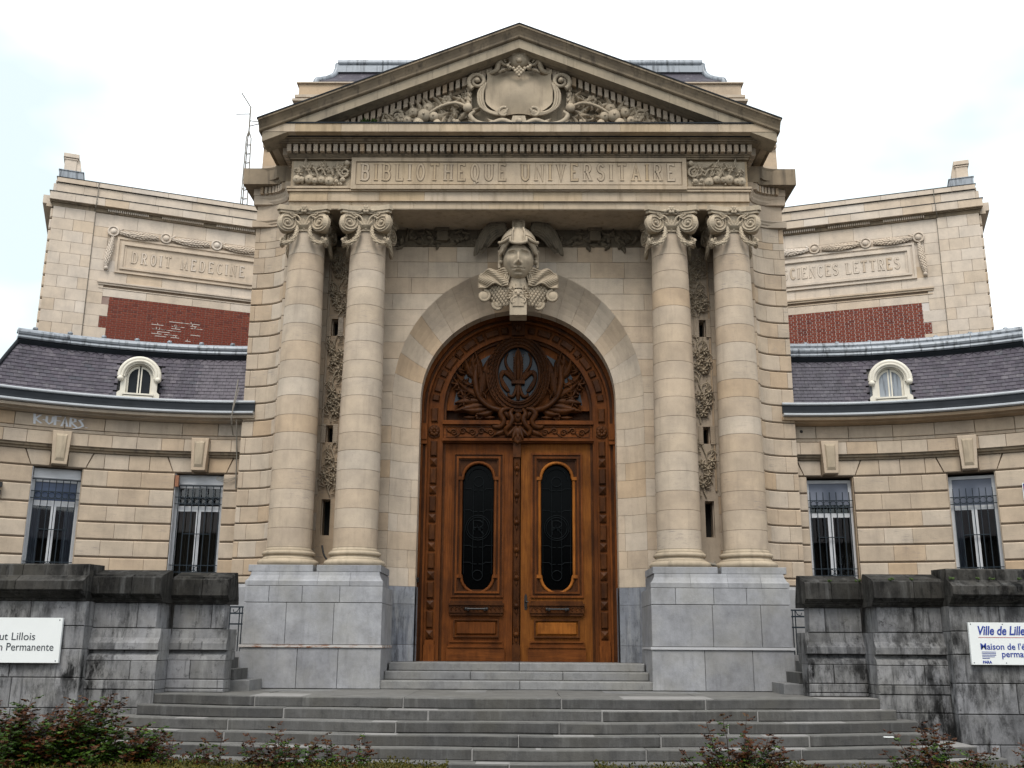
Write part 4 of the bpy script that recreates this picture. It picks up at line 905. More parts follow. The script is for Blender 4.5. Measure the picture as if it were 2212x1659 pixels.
    lq = MB(); o = [(gx - .41, 1.85), (gx + .395, 1.85), (gx + .395, 2.165), (gx - .41, 2.165)]; i = [(gx - .385, 1.875), (gx + .37, 1.875), (gx + .37, 2.14), (gx - .385, 2.14)]; lq.ring(o, i, DF, .0, .085); lq.build('panel_moulding', wood_c, LF)
    bs = MB(); bs.box(gx - .52, gx + .50, DY - .115, DY, 1.446, 1.675); bs.box(gx - .505, gx + .485, DY - .135, DY, 1.675, 1.70); bs.box(gx - .49, gx + .47, DY - .09, DY, 1.70, 1.765); bs.box(gx - .475, gx + .455, DY - .115, DY, 1.765, 1.79); bs.build('kick_board', wood_h, LF)
po = MB(); po.box(-.085, .055, DY - .12, DY, 1.446, 1.72); po.box(-.07, .04, DY - .105, DY, 1.72, 5.05); po.box(-.085, .055, DY - .14, DY, 5.05, 5.32)
for u in (-.055, -.015, .025): po.tube([DF(u, 1.75, .10), DF(u, 5.04, .10)], .013, 6)
PS = po.build('centre_post', wood_c, DR)
for k in range(7):
    z = 1.9 + .49 * k; rs = MB(); rs.ball(DF(-.015, z, .12), (.05, .035, .05), 10, 6); rs.ball(DF(-.015, z, .15), (.022, .02, .022), 8, 5)
    for e in (-1, 1): leaf(rs, DF, -.015, z + e * .04, R_(e * 90), .09, .03, .11, .03, 1)
    rs.build('rosette', wood_c, PS)
lk = MB(); lk.poly([(.13, 2.33), (.175, 2.33), (.18, 2.45), (.175, 2.57), (.153, 2.61), (.13, 2.57), (.125, 2.45)], DF, .04, .055); lk.tube([DF(.153, 2.47, .05), DF(.153, 2.47, .11), DF(.20, 2.46, .115)], .012, 6); lk.ball(DF(.153, 2.38, .06), .012, 6, 4); lk.build('lock_plate', black_iron, DR)
iv = MB(); iv.box(-1.835, -1.815, DY - .30, DY - .2, 2.79, 3.0); iv.build('intercom_plate', white, DR)
iv = MB(); iv.box(-1.815, -1.74, DY - .28, DY - .2, 2.79, 2.87); iv.ball((-1.77, DY - .285, 2.835), .022, 8, 6); iv.build('intercom_box', black_iron, DR)

# ================================================================== winged helmet head on the keystone
BY = 17.62
K = lambda u, z, d: (u, BY - d, z)
kb = MB(); V = []; Fc = []; nu, nv = 16, 12            # curved plate carrying the scale armour
for i in range(nv + 1):
    t = i / nv; hw = lerp(.42, .74, min(1, t * 1.5)) if t < .67 else lerp(.74, .70, (t - .67) / .33)
    for j in range(nu + 1):
        q = -1 + 2 * j / nu; V.append(K(q * hw, 7.62 + .68 * t, .10 + .26 * (1 - q * q) * (1 - .35 * t)))
for i in range(nv):
    for j in range(nu): a = i * (nu + 1) + j; Fc.append((a, a + 1, a + nu + 2, a + nu + 1))
kb.add(V, Fc, True); kb.box(-.152, .152, BY - .42, BY - .08, 7.40, 7.66); kb.box(-.15, .15, BY - .09, 18.4, 7.70, 7.9)
BU = part('keystone_bust', kb, carved)
def bust_d(u, z):
    t = (z - 7.62) / .68; hw = lerp(.42, .74, min(1, t * 1.5)) if t < .67 else lerp(.74, .70, (t - .67) / .33); q = max(-1, min(1, u / hw)); return .10 + .26 * (1 - q * q) * (1 - .35 * t)
ar = MB()
for i in range(9):
    z = 8.02 - .048 * i
    for j in range(-9, 10):
        u = j * .062 + (.031 if i % 2 else 0)
        if abs(u) < .09 + .0 * i or abs(u) > .53 - .012 * i: continue
        rt_ = Matrix.Rotation(.35, 3, 'X'); ar.ball(K(u, z, bust_d(u, z) + .012), (.033, .016, .036), 7, 5, True, rt_)
ar.build('scale_armour', carved, BU, 'stuff')
hr = MB()
for s in (-1, 1):
    sm = lambda u, z, d, s=s: (s * u, BY - d, z)
    for k in range(9):
        P = []
        for i in range(45): t = i / 44; P.append(sm(.18 + .55 * t, 8.25 - .034 * k + .020 * sin(t * 11.5 + k * .35) + .045 * sin(pi * t) - .02 * t, .36 - .20 * t * t + .02 * sin(t * 13 + k)))
        hr.tube(P, [.020 + .004 * sin(i * .3 + k) for i in range(42)] + [.018, .014, .008], 6)
    spiral(hr, sm, .62, 7.83, .115, .02, 1.6, R_(90), 1, .035, .18, 30, 6); hr.ball(sm(.62, 7.83, .16), (.11, .06, .11), 10, 6)
    spiral(hr, sm, .36, 7.66, .10, .02, 1.5, R_(20), -1, .035, .2, 26, 6); hr.ball(sm(.36, 7.66, .17), (.10, .06, .08), 10, 6)
    for k in range(3): hr.tube([sm(.14 + .03 * k, 8.32, .34), sm(.16 + .035 * k, 8.15, .36), sm(.21 + .05 * k, 8.0 - .01 * k, .33)], .018, 5)
hr.build('flowing_mane', carved, BU, 'stuff')
md = MB(); md.ball(K(0, 7.80, .36), (.12, .10, .11), 12, 8); md.ball(K(0, 7.78, .46), (.028, .03, .035), 6, 4)
for s in (-1, 1):
    md.ball(K(s * .045, 7.82, .45), (.025, .02, .018), 6, 4); md.ball(K(s * .05, 7.74, .43), (.04, .03, .03), 6, 4)
    for k in range(6): leaf(md, K, s * (.02 + .018 * k), 7.86 - .018 * k, R_(90 - s * (15 + 24 * k)), .12, .035, .38, .07, 2)
    spiral(md, lambda u, z, d, s=s: (s * u, BY - d, z), .08, 7.66, .06, .01, 1.3, R_(100), -1, .022, .43, 18)
md.box(-.10, .10, BY - .44, BY - .3, 7.56, 7.76); md.build('grotesque_mask', carved, BU)
# head: one continuous sculpted surface
HC = (0, 17.28, 8.44)
def gauss(x, z, cx, cz, sx, sz): return math.exp(-((x - cx) / sx) ** 2 - ((z - cz) / sz) ** 2)
hd = MB(); V = []; Fc = []; nu, nv = 96, 84
for i in range(nv + 1):
    th = pi * i / nv
    for j in range(nu):
        ph = 2 * pi * j / nu; x, y, z = sin(th) * sin(ph), -sin(th) * cos(ph), cos(th)
        taper = 1 - .20 * max(0, -z) ** 1.3 - .03 * z; X = .275 * x * taper; Z = .365 * z; Yv = .31 * y * (1 - .05 * max(0, -z))
        if y < 0:                                             # features on the front
            f = min(1, (-y) ** .8 * 1.6)
            e = 0
            for s in (-1, 1):
                e -= .085 * gauss(X, Z, s * .122, .050, .068, .040)                  # eye sockets
                e += .052 * gauss(X, Z, s * .124, .040, .046, .021)                  # eyeballs
                e += .022 * gauss(X, Z, s * .124, .070, .058, .008) + .014 * gauss(X, Z, s * .124, .016, .052, .008)   # lids
                e += .034 * gauss(X, Z, s * .118, .112, .080, .020)                  # brows
                e += .020 * gauss(X, Z, s * .150, -.075, .070, .07)                   # cheeks
                e += .030 * gauss(X, Z, s * .046, -.142, .022, .022)                 # nostril wings
                e -= .030 * gauss(X, Z, s * .028, -.166, .014, .010)
                e -= .018 * gauss(X, Z, s * .100, -.210, .018, .016)                 # mouth corners
            e += .085 * gauss(X, Z, 0, -.130, .032, .034) + .070 * gauss(X, Z, 0, -.07, .026, .060) + .046 * gauss(X, Z, 0, .02, .026, .06)
            e -= .022 * gauss(X, Z, 0, -.182, .020, .014)
            e += .036 * gauss(X, Z - 1.0 * X * X, 0, -.205, .066, .012) + .040 * gauss(X, Z - 1.3 * X * X, 0, -.243, .054, .014)   # lips
            e -= .040 * gauss(X, Z - 1.3 * X * X, 0, -.2245, .082, .0075)
            e -= .026 * gauss(X, Z, 0, -.280, .06, .014)
            e += .036 * gauss(X, Z, 0, -.318, .066, .030)                             # chin
            Yv -= e * f * 1.15
        V.append((HC[0] + X, HC[1] + Yv, HC[2] + Z))
for i in range(nv):
    for j in range(nu): Fc.append((i * nu + j, i * nu + (j + 1) % nu, (i + 1) * nu + (j + 1) % nu, (i + 1) * nu + j))
hd.add(V, Fc, True); hd.lathe([(.20, 7.90), (.19, 7.98), (.17, 8.06), (.155, 8.15), (.152, 8.25), (.16, 8.36)], (0, 17.38), 20, True, False); hd.ball((0, 17.40, 7.95), (.24, .17, .16), 16, 10)
for s in (-1, 1): hd.ball((s * .26, 17.33, 8.50), (.035, .06, .075), 8, 7); hd.ball((s * .265, 17.29, 8.40), (.022, .025, .035), 7, 5)
hd.tube([(.165 * sin(a * .2), 17.36 - .165 * cos(a * .2), 8.14) for a in range(-8, 9)], .008, 5)
HD = hd.build('statue_head', carved, BU)
hm = MB(); V = []; Fc = []; nu, nv = 40, 14
for i in range(nv + 1):
    th = R_(8 + 78 * i / nv)
    for j in range(nu + 1):
        ph = R_(-125 + 250 * j / nu); rib = .012 * (abs(sin(ph * 1.5)) > .93) + .02 * (abs(ph) < .16)
        k = 1 + rib + .05 * (i / nv) ** 3; V.append((HC[0] + .345 * k * sin(th) * sin(ph), HC[1] - .36 * k * sin(th) * cos(ph), 8.64 + .44 * cos(th) * k))
for i in range(nv):
    for j in range(nu): a = i * (nu + 1) + j; Fc.append((a, a + 1, a + nu + 2, a + nu + 1))
hm.add(V, Fc, True)
vz = []                                                # three-lobed visor
for k, (a0, a1, dz) in enumerate(((-75, -24, -.0), (-24, 24, -.075), (24, 75, -.0))):
    for i in range(9):
        a = R_(lerp(a0, a1, i / 8)); vz.append((.36 * sin(a), HC[1] - .385 * cos(a) - .02, 8.705 + dz + .045 * abs(i / 4 - 1) ** 2))
hm.tube(vz, .03, 6)
for s in (-1, 1):
    hm.tube([(s * .10, HC[1] - .375, 8.68), (s * .11, HC[1] - .36, 8.84), (s * .085, HC[1] - .27, 8.98)], .016, 5); hm.tube([(s * .30, HC[1] - .24, 8.74), (s * .22, HC[1] - .32, 8.78), (s * .13, HC[1] - .37, 8.80)], .012, 5)
hm.build('helmet', carved, BU)
ha = MB()
for s in (-1, 1):
    for k in range(5):
        ha.tube([(s * (.13 + .02 * k), HC[1] - .335 + .02 * k, 8.715 - .012 * k), (s * (.215 + .018 * k), HC[1] - .275 + .03 * k, 8.70 - .035 * k), (s * (.285 + .010 * k), HC[1] - .17 + .03 * k, 8.655 - .03 * k), (s * (.315 + .006 * k), HC[1] - .05 + .02 * k, 8.60 - .045 * k), (s * (.30 + .01 * k), HC[1] + .04, 8.52 - .05 * k)], [.018, .030, .034, .034, .028], 6)
    for k in range(4): ha.ball((s * (.335 - .008 * k), HC[1] + .02, 8.62 - .065 * k), (.045, .07, .045), 8, 6)
ha.build('hair_waves', carved, BU)
cr = MB(); cr.box(-.12, .12, 17.30, 17.85, 9.10, 9.255); cr.ball((0, 17.34, 9.13), (.10, .10, .12), 10, 8); cr.build('helmet_crest', carved, BU)
for s in (-1, 1):
    sm = lambda u, z, d, s=s: (s * u, BY - d, z); wg = MB(); sm = lambda u, z, d, s=s: (s * u, BY - d + .13, z)
    out_ = [(.24, 9.20, .34), (.33, 9.262, .34), (.45, 9.258, .32), (.56, 9.20, .30), (.65, 9.10, .28), (.72, 8.97, .25), (.77, 8.85, .22), (.80, 8.72, .19)]; inn = [(.27, 9.06, .30), (.32, 9.03, .30), (.39, 9.0, .28), (.455, 8.95, .27), (.51, 8.89, .25), (.555, 8.83, .23), (.60, 8.77, .20), (.66, 8.70, .18)]
    for k in range(8):
        t = k / 7; n_ = 8 if k in (0, 1, 2) else (7 if k < 5 else 6)
        P = [tuple(lerp(o[c_], q_[c_], t) for c_ in range(3)) for o, q_ in zip(out_, inn)][:n_]; e_ = P[-1]; e2 = P[-2]; P.append(tuple(lerp(e2[c_], e_[c_], 1.5) for c_ in range(3)))
        wg.tube([sm(p[0], p[1], p[2] + .04 * sin(pi * t)) for p in P], [.030, .036] + [.032] * (len(P) - 4) + [.030, .012], 7)
    V = [sm(o[0] * (1 - t) + q_[0] * t, o[1] * (1 - t) + q_[1] * t, lerp(o[2], q_[2], t) + .035 * sin(pi * t)) for o, q_ in zip(out_, inn) for t in (0, .25, .5, .75, 1)]
    wg.add(V, [(5 * i + j, 5 * i + j + 1, 5 * i + j + 6, 5 * i + j + 5) for i in range(7) for j in range(4)], True)
    wg.ball(sm(.26, 9.13, .33), (.06, .06, .09), 9, 7)
    wg.build('helmet_wing', sooty_shaded, BU)
# carved frieze under the soffit, with little brackets
fz = MB(); rr = random.Random(4); m = flat(WY)
for i in range(90):
    u = rr.uniform(-2.25, 2.25)
    if abs(u) < .5: continue
    leaf(fz, m, u, rr.uniform(8.93, 9.18), rr.uniform(0, 6.3), .17, .05, .0, .08, 2, rr.uniform(-1, 1))
for i in range(26): fz.ball(m(-2.2 + .176 * i, 9.02 + .06 * (i % 2), .02), .05, 7, 5)
fz.mapbox(m, -2.3, 2.3, 8.905, 8.925, -.1, .02); fz.mapbox(m, -3.02, 3.02, 8.908, 9.25, -.12, -.01)
for u in (-1.42, 1.42): fz.mapbox(m, u - .10, u + .10, 9.0, 9.25, -.1, .10); fz.mapbox(m, u - .13, u + .13, 9.19, 9.25, -.1, .13)
part('soffit_frieze', fz, sooty_shaded)
sfp = MB(); sfp.box(-4.09, 4.09, 16.84, 18.0, 9.248, 9.262); part('soffit', sfp, entab)
# ================================================================== curved wings
RW, YC = 7.0, 11.05
def wingm(s): return lambda u, z, d: (s * (5.0 + (RW - d) * sin(R_(u))), YC + (RW - d) * cos(R_(u)), z)
DEG = RW * pi / 180                        # metres of wall per degree
SIDE = {-1: dict(w=[(2.1, 9.2), (21.7, 28.3)], dorm=(15.2, 6.1), name='left'), 1: dict(w=[(1.15, 7.9), (20.5, 26.8)], dorm=(13.9, 6.1), name='right')}
PH1, PHR = 36.5, 31.9
def us(a, b, n=None): n = n or max(1, int(abs(b - a) / 1.6)); return [a + (b - a) * i / n for i in range(n + 1)]
cj = [2.67, 2.85, 3.15, 3.45, 3.75, 4.045, 4.358, 4.665]
for s in (-1, 1):
    D = SIDE[s]; m = wingm(s); rr = random.Random(100 + s)
    lab = ('curved low wing with white framed windows and graffiti under its slate roof' if s < 0 else 'curved low wing with dark windows and a blue street plate, without graffiti')
    WG = thing('library_wing', lab, 'building', (s * 7.2, 17.6, .1), 'curved wings beside the portico')
    def wp(nm, mb, mat, parent=WG, kind=None): return mb.build(nm, mat, parent, kind)
    core = MB(); (a0, a1), (b0, b1) = D['w']
    for u0, u1 in ((-3, a0), (a1, b0), (b1, PH1)): core.sweep(m, [(.1, -.45), (.1, -.03), (4.67, -.03), (4.67, -.45)], us(u0, u1))
    core.sweep(m, [(4.665, -.45), (4.665, -.03), (5.6, -.03), (5.6, -.45)], us(-3, PH1))
    for u0, u1 in ((a0, a1), (b0, b1)): core.sweep(m, [(.1, -.45), (.1, -.03), (2.55, -.03), (2.55, -.45)], us(u0, u1))
    WL = wp('wing_wall', core, 'mortar')
    gb = MB(); gb.sweep(m, [(.1, -.3), (.1, .03), (2.60, .03), (2.66, 0), (2.66, -.3)], us(-2, PH1)); wp('wall_plinth', gb, ped_stone)
    for i, (z0, z1) in enumerate(zip(cj[:-1], cj[1:])):          # rusticated courses
        for u0, u1 in ((-2.5, a0), (a1, b0), (b1, PH1)):
            n = max(1, round((u1 - u0) * DEG / .55)); cc = cuts(u0, u1, 4.6, rr, .1, .2 if i % 2 else .8)
            if u1 - u0 < 6: cc = [(u0, u1)] if i % 2 else [(u0, lerp(u0, u1, .55)), (lerp(u0, u1, .55), u1)]
            for a, b in cc:
                mb = MB(); mb.block(m, a + (.012 if a > u0 else 0), b - (.012 if b < u1 else 0), z0 + .012, z1 - .012, -.12, 0, .016, 3, 1, cu=(.01 if a > u0 and b < u1 else .03), ce=(.002 if a > u0 and b < u1 else .006)); wp('rusticated_stone', mb, stone)
    # flat arch course with splayed stones and keystones
    z0, z1 = 4.677, 4.955; edges = []
    for (w0, w1) in D['w']:
        c = (w0 + w1) / 2; edges += [(w0 - .3, w0 - 1.1, c - 1.2), (c + 1.2, None, w1 + .3)]
    (p0, p0t, p1), (p2, _, p3), (q0, q0t, q1), (q2, _, q3) = edges
    def splay(ua, ub, ta, tb, nm='lintel_stone', mat=stone, zz0=z0, zz1=z1, d=0, dd=.014):
        mm = lambda u, z, d_: m(lerp(lerp(ua, ta, (z - zz0) / (zz1 - zz0)), lerp(ub, tb, (z - zz0) / (zz1 - zz0)), u), z, d_)
        mb = MB(); mb.block(mm, 0, 1, zz0, zz1, -.3, d, dd, 4, 1, cu=.008, ce=.005); return wp(nm, mb, mat)
    splay(-2.5, p0, -2.5, p0t - .2); splay(p0 + .1, p1, p0t, p1); splay(p2, p3 - .1, p2, p3 + .8)
    for t0, t1 in ((0, .28), (.28, .52), (.52, .8), (.8, 1)):
        a, b = lerp(p3, q0, t0), lerp(p3, q0, t1); splay(a + (.03 if t0 else 0), b - .03, a + (.03 if t0 else 1.0), b - (.03 if t1 < 1 else 1.0))
    splay(q0 + .1, q1, q0t, q1); splay(q2, q3 - .1, q2, q3 + .8)
    splay(q3, PH1, q3 + 1.0, PH1)
    for (w0, w1) in D['w']:                                       # tapered keystones
        c = (w0 + w1) / 2; mm = lambda u, z, d: m(c + u * lerp(1.02, 1.28, (z - 4.69) / .57), z, d); mb = MB(); mb.block(mm, -1, 1, 4.69, 5.275, -.1, .20, .01, 2, 1, cu=.03); ks = wp('keystone', mb, ashlar)
        mb = MB(); mb.add([mm(-.62, 4.75, .202), mm(.62, 4.75, .202), mm(.62, 5.22, .202), mm(-.62, 5.22, .202), mm(-.45, 4.80, .225), mm(.45, 4.80, .225), mm(.5, 5.18, .225), mm(-.5, 5.18, .225), mm(0, 4.92, .235)], [(0, 1, 5, 4), (1, 2, 6, 5), (2, 3, 7, 6), (3, 0, 4, 7), (4, 5, 8), (5, 6, 8), (6, 7, 8), (7, 4, 8)]); mb.build('keystone_panel', carved, ks)
    st = MB(); st.sweep(m, [(4.955, -.2), (4.955, .03), (4.985, .035), (5.0, .07), (5.04, .075), (5.04, -.2)], us(-2.5, PH1)); wp('string_moulding', st, weathered)
    for a, b in cuts(-2.5, PH1, 3.7, rr, .15):
        mb = MB(); mb.block(m, a + .02, b - .02, 5.043, 5.26, -.1, .11, .006, 3, 1, cu=.03); wp('string_stone', mb, stone)
    for a, b in cuts(-2.5, PH1, 5.7, rr, .12):
        mb = MB(); mb.block(m, a + .02, b - .02, 5.29, 5.345, -.1, -.005, .004, 3, 1, cu=.02); wp('frieze_course', mb, stone); mb = MB(); mb.block(m, a + .03, b - .03, 5.352, 5.575, -.1, .01, .008, 3, 1, cu=.04); wp('frieze_stone', mb, stone)
    co = MB(); co.sweep(m, [(5.578, -.3), (5.578, .05), (5.60, .17), (5.63, .19), (5.63, .30), (5.675, .315), (5.688, .30), (5.688, -.3)], us(-2.5, PH1 + 1)); wp('eaves_cornice', co, stone)
    gt = MB(); gt.sweep(m, [(5.690, -.2), (5.690, .36), (5.705, .385), (5.728, .385), (5.742, .36), (5.742, -.2)], us(-2.4, PH1 + 1)); wp('gutter_lip', gt, zinc)
    gt = MB(); gt.sweep(m, [(5.742, -.2), (5.742, .33), (5.80, .295), (5.91, .28), (5.91, -.2)], us(-2.4, PH1 + 1)); wp('gutter_face', gt, dlead)
    gt = MB(); gt.tube([m(u, 5.925, .285) for u in us(-2.4, PH1 + 1, 40)], .028, 8); wp('gutter_roll', gt, zinc)
    # slates
    zb, zt_, db, dt = 5.94, 6.90, .20, -.30; sm = lambda u, v, d: m(u, zb + v * (zt_ - zb), lerp(db, dt, v) + d * 1.0)
    und = MB(); und.sweep(lambda t, z, d: m(lerp(-2.4, lerp(PH1 - .6, PHR, (z - 5.9)), t), z, d), [(5.90, -.5), (5.90, .19), (6.9, -.32), (6.9, -.5)], us(0, 1, 24)); RFm = wp('mansard_roof', und, 'dark_joint')
    NR = 12; rowv = 1.0 / (NR + 1.4); pieces = []; dc, dw = D['dorm']
    # hip: the roof's outer end leans inwards with height
    uend = lambda v: lerp(PH1 - .6, PHR, v)
    for r in range(NR + 1):
        v0 = r * rowv; v1 = v0 + rowv * 1.55 if r < NR else 1.0; pw = .118 / DEG if r < NR else .155 / DEG; u = -1.0 - (pw / 2 if r % 2 else 0)
        while u < uend(v0):
            cu_ = u + pw / 2; pw_ = pw * rr.uniform(.92, 1.04)
            if not (abs(cu_ - dc) < 3.12 and v0 < .68) and cu_ > -.6: pieces.append((u, min(u + pw, uend(v0)), v0, v1, r, rr.uniform(-.0012, .0015)))
            u += pw
    def slate_mesh(mb, p):
        a, b, v0, v1, r, j = p; g = .10; o = .012 + j
        if r == NR: mm = [(a + .018, v0 + .055), ((a + b) / 2, v0 - .02), (b - .018, v0 + .055), (b - .018, v1), (a + .018, v1)]
        else: mm = [(a + .018, v0), (b - .018, v0), (b - .018, v1), (a + .018, v1)]
        n = len(mm); Vt = [sm(u_, v_, (.024 if v_ < v0 + .08 else .006) + o) for u_, v_ in mm] + [sm(u_, v_, (.004 if v_ < v0 + .08 else -.004)) for u_, v_ in mm]
        mb.add(Vt, [tuple(range(n))] + [(i, (i + 1) % n, n + (i + 1) % n, n + i) for i in range(n)]); return mb
    pieces.sort(key=lambda p: -p[0]); near = pieces[:300]; rest = pieces[300:]
    for p in near: slate_mesh(MB(), p).build('slate', slate, RFm)
    mb = MB()
    for p in rest: slate_mesh(mb, p)
    if rest: wp('slates', mb, slate, WG, 'stuff')
    fl = MB(); fl.sweep(m, [(6.86, -.36), (6.84, -.24), (6.90, -.20), (6.945, -.21), (6.945, -.36)], us(-2.4, PHR + .1)); wp('lead_flashing', fl, dlead)
    def seg(prof, nm, mat=lead, w_=5.6):
        for a, b in cuts(-1.4, PHR + .3, w_ * 1.15, rr, .02, .5):
            mb = MB(); mb.sweep(m, prof, us(a + .03, b - .03, 5)); wp(nm, mb, mat)
    seg([(6.93, -.4), (6.93, -.17), (6.955, -.155), (6.995, -.17), (6.995, -.4)], 'lead_apron')
    ring_ = lambda z, d, r: [(z + r * sin(a * pi / 5), d + r * cos(a * pi / 5)) for a in range(10)]
    seg(ring_(7.045, -.20, .062), 'ridge_roll')
    if s > 0: seg(ring_(7.15, -.27, .062), 'ridge_roll')
    else: seg([(7.10, -.55), (7.10, -.25), (7.145, -.30), (7.16, -.55)], 'ridge_sheet')
    for u in us(3, 30, 6): 
        nb = MB(); nb.ball(m(u, 7.17 if s < 0 else 7.22, -.34), (.05, .05, .04), 8, 5); wp('roll_clip', nb, lead)
    hip = MB(); hip.tube([m(uend(v), zb + v * (zt_ - zb) + .03, lerp(db, dt, v) + .02) for v in (0, .33, .66, 1)], .035, 6); wp('hip_roll', hip, dlead)
    hb = MB(); q0_, q1_ = m(uend(0), zb, db), m(uend(1), zt_, dt); hb.add([q0_, q1_, (q1_[0], q1_[1] + 3, q1_[2]), (q0_[0], q0_[1] + 3, q0_[2])], [(0, 1, 2, 3)]); hb.sweep(m, [(6.9, -1.6), (6.9, -.3), (7.1, -.3), (7.12, -1.6)], us(-2.4, PHR - 2.5)); wp('roof_top', hb, dlead)
    # dormer, built flat in its own tangent frame and carried out to the roof
    O = Vector(m(dc, 5.91, .235)); e1 = (Vector(m(dc + .5, 5.91, .235)) - Vector(m(dc - .5, 5.91, .235))).normalized() * 1.0; nn = (Vector(m(dc, 0, 1)) - Vector(m(dc, 0, 0))).normalized()
    e1 = e1 * s                                         # run from picture left to right
    dm = lambda u, z, d: tuple(O + e1 * u + nn * d + Vector((0, 0, z)))
    hw, zs_ = .225, .42
    def arch(h, zsp, n=14, z0=0.06): return [(h, z0)] + [(h * cos(pi * i / n), zsp + h * sin(pi * i / n)) for i in range(n + 1)] + [(-h, z0)]
    bx = MB(); bx.poly(arch(.345, zs_, z0=0), dm, -.62, -.06); DM = wp('dormer', bx, dlead if s < 0 else lead)
    fr = MB(); fr.ring(arch(.30, zs_, z0=.02), arch(hw, zs_, z0=.10), dm, -.12, .0); fr.add([dm(-.30, .02, 0), dm(.30, .02, 0), dm(hw, .10, 0), dm(-hw, .10, 0)], [(0, 1, 2, 3)])
    for q in (-1, 1):
        fr.poly([(q * .22, 0), (q * .36, 0), (q * .36, .12), (q * .31, .16), (q * .31, .36), (q * .29, .4), (q * .22, .4)], dm, -.1, .012)
    fr.build('dormer_surround', cream, DM)
    hd_ = MB()
    for rr_, rt_, dd in ((.335, .042, .03), (.29, .03, .045), (.255, .018, .03)): hd_.tube([dm(rr_ * cos(R_(a)), zs_ + rr_ * sin(R_(a)), dd) for a in range(-8, 190, 9)], rt_, 7)
    for q in (-1, 1): hd_.ball(dm(q * .315, zs_ - .045, .035), (.06, .06, .055), 9, 7)
    hd_.build('arched_hood', cream, DM)
    sl = MB(); sl.mapbox(dm, -.26, .26, .085, .115, -.05, .05); sl.mapbox(dm, -.24, .24, .04, .07, -.05, .035); sl.build('dormer_sill', cream, DM)
    for q in (-1, 1):
        gp = MB(); nA = 8; P = [(q * .035, .135), (q * .185, .135)] + [(q * max(.035, .185 * cos(R_(a))), zs_ - .01 + .185 * sin(R_(a))) for a in (0, 20, 40, 60, 75)] + [(q * .035, zs_ + .165)]; gp.poly(P, dm, -.085, -.075)
        gp.build('dormer_pane', curtain if (s < 0 or q > 0) else dglass, DM)
        sa = MB(); P2 = [(q * .012, .11), (q * .222, .11)] + [(q * max(.012, .222 * cos(R_(a))), zs_ + .222 * sin(R_(a))) for a in (0, 20, 40, 60, 78)] + [(q * .012, zs_ + .215)]; sa.ring(P2, P, dm, -.10, -.05); sa.build('dormer_sash', cream, DM)
    # windows with roller box and iron grille
    for k, (w0, w1) in enumerate(D['w']):
        c = (w0 + w1) / 2; wd = (w1 - w0) * DEG; O2 = Vector(m(c, 0, -.15)); t_ = (Vector(m(c + .5, 0, 0)) - Vector(m(c - .5, 0, 0))).normalized() * s; n2 = (Vector(m(c, 0, 1)) - Vector(m(c, 0, 0))).normalized()
        wm = lambda u, z, d, O2=O2, t_=t_, n2=n2: tuple(O2 + t_ * u + n2 * d + Vector((0, 0, z)))
        h = wd / 2 - .003; rb = MB(); rb.add([wm(u, z, q) for q in (-1.2, -.12) for u, z in ((-h, 2.52), (h, 2.52), (h, 4.66), (-h, 4.66))], [(0, 1, 2, 3), (0, 4, 5, 1), (1, 5, 6, 2), (2, 6, 7, 3), (3, 7, 4, 0)])
        WN = wp('window', rb, room)
        for q in (-1, 1):
            rv = MB(); rv.mapbox(wm, min(q * (h - .012), q * h), max(q * (h - .012), q * h), 2.55, 4.66, -.06, .12); rv.build('reveal', white if s < 0 and q < 0 else stone, WN)
        zb_ = 4.475 if s < 0 else 4.62
        if s < 0: bb = MB(); bb.block(wm, -h + .02, h - .015, 4.475, 4.655, -.2, .015, .01); bb.build('roller_box', white, WN)
        fx = MB(); f = .055; fx.ring([(-h + .012, 2.55), (h - .012, 2.55), (h - .012, zb_), (-h + .012, zb_)], [(-h + .012 + f, 2.60), (h - .012 - f, 2.60), (h - .012 - f, zb_ - f), (-h + .012 + f, zb_ - f)], wm, -.08, -.02)
        ztr = (4.005, 4.10) if s < 0 else (3.955 + .08 * k, 4.03 + .08 * k)
        fx.mapbox(wm, -h + .06, h - .06, ztr[0], ztr[1], -.07, -.022); mw = .045 if s > 0 else .04; fx.mapbox(wm, -mw, mw, 2.6, ztr[0], -.07, -.018); fx.build('frame', white, WN)
        for u0, u1, z0, z1 in ((-h + .065, -mw, 2.6, ztr[0]), (mw, h - .065, 2.6, ztr[0]), (-h + .065, h - .065, ztr[1], zb_ - f)):
            pa = MB(); pa.mapbox(wm, u0, u1, z0, z1, -.055, -.045); pa.build('pane', glass, WN)
        for u0, u1, cmat in {(-1, 0): ((-h + .06, -.03, curtain_brown), (.05, h - .06, curtain_brown)), (-1, 1): ((-h + .06, -h + .2, curtain), (h - .22, h - .06, curtain)), (1, 0): ((h - .17, h - .06, curtain_brown),), (1, 1): ((-h + .06, -h + .16, curtain),)}[(s, k)]:
            ct_ = MB(); n_ = max(8, int((u1 - u0) / .012)); Vc = [wm(lerp(u0, u1, i / n_), z, -.17 + .022 * sin(i * 1.15)) for i in range(n_ + 1) for z in (2.55, ztr[1] if s < 0 else zb_)]; ct_.add(Vc, [(2 * i, 2 * i + 2, 2 * i + 3, 2 * i + 1) for i in range(n_)], True); ct_.build('curtain', cmat, WN)
        if (s, k) in ((-1, 1),):
            cu2 = MB(); cu2.mapbox(wm, -h + .065, h - .065, ztr[1] - .01, zb_ - f, -.044, -.041); cu2.build('blind', plain('blue_blind', (.06, .085, .15), .3, .2), WN)
        if (s, k) in ((1, 0), (1, 1)):
            cu2 = MB(); cu2.mapbox(wm, -h + .065, h - .065, (4.18 if k == 0 else ztr[1] - .01), zb_ - f, -.044, -.041); cu2.build('blind', curtain, WN)
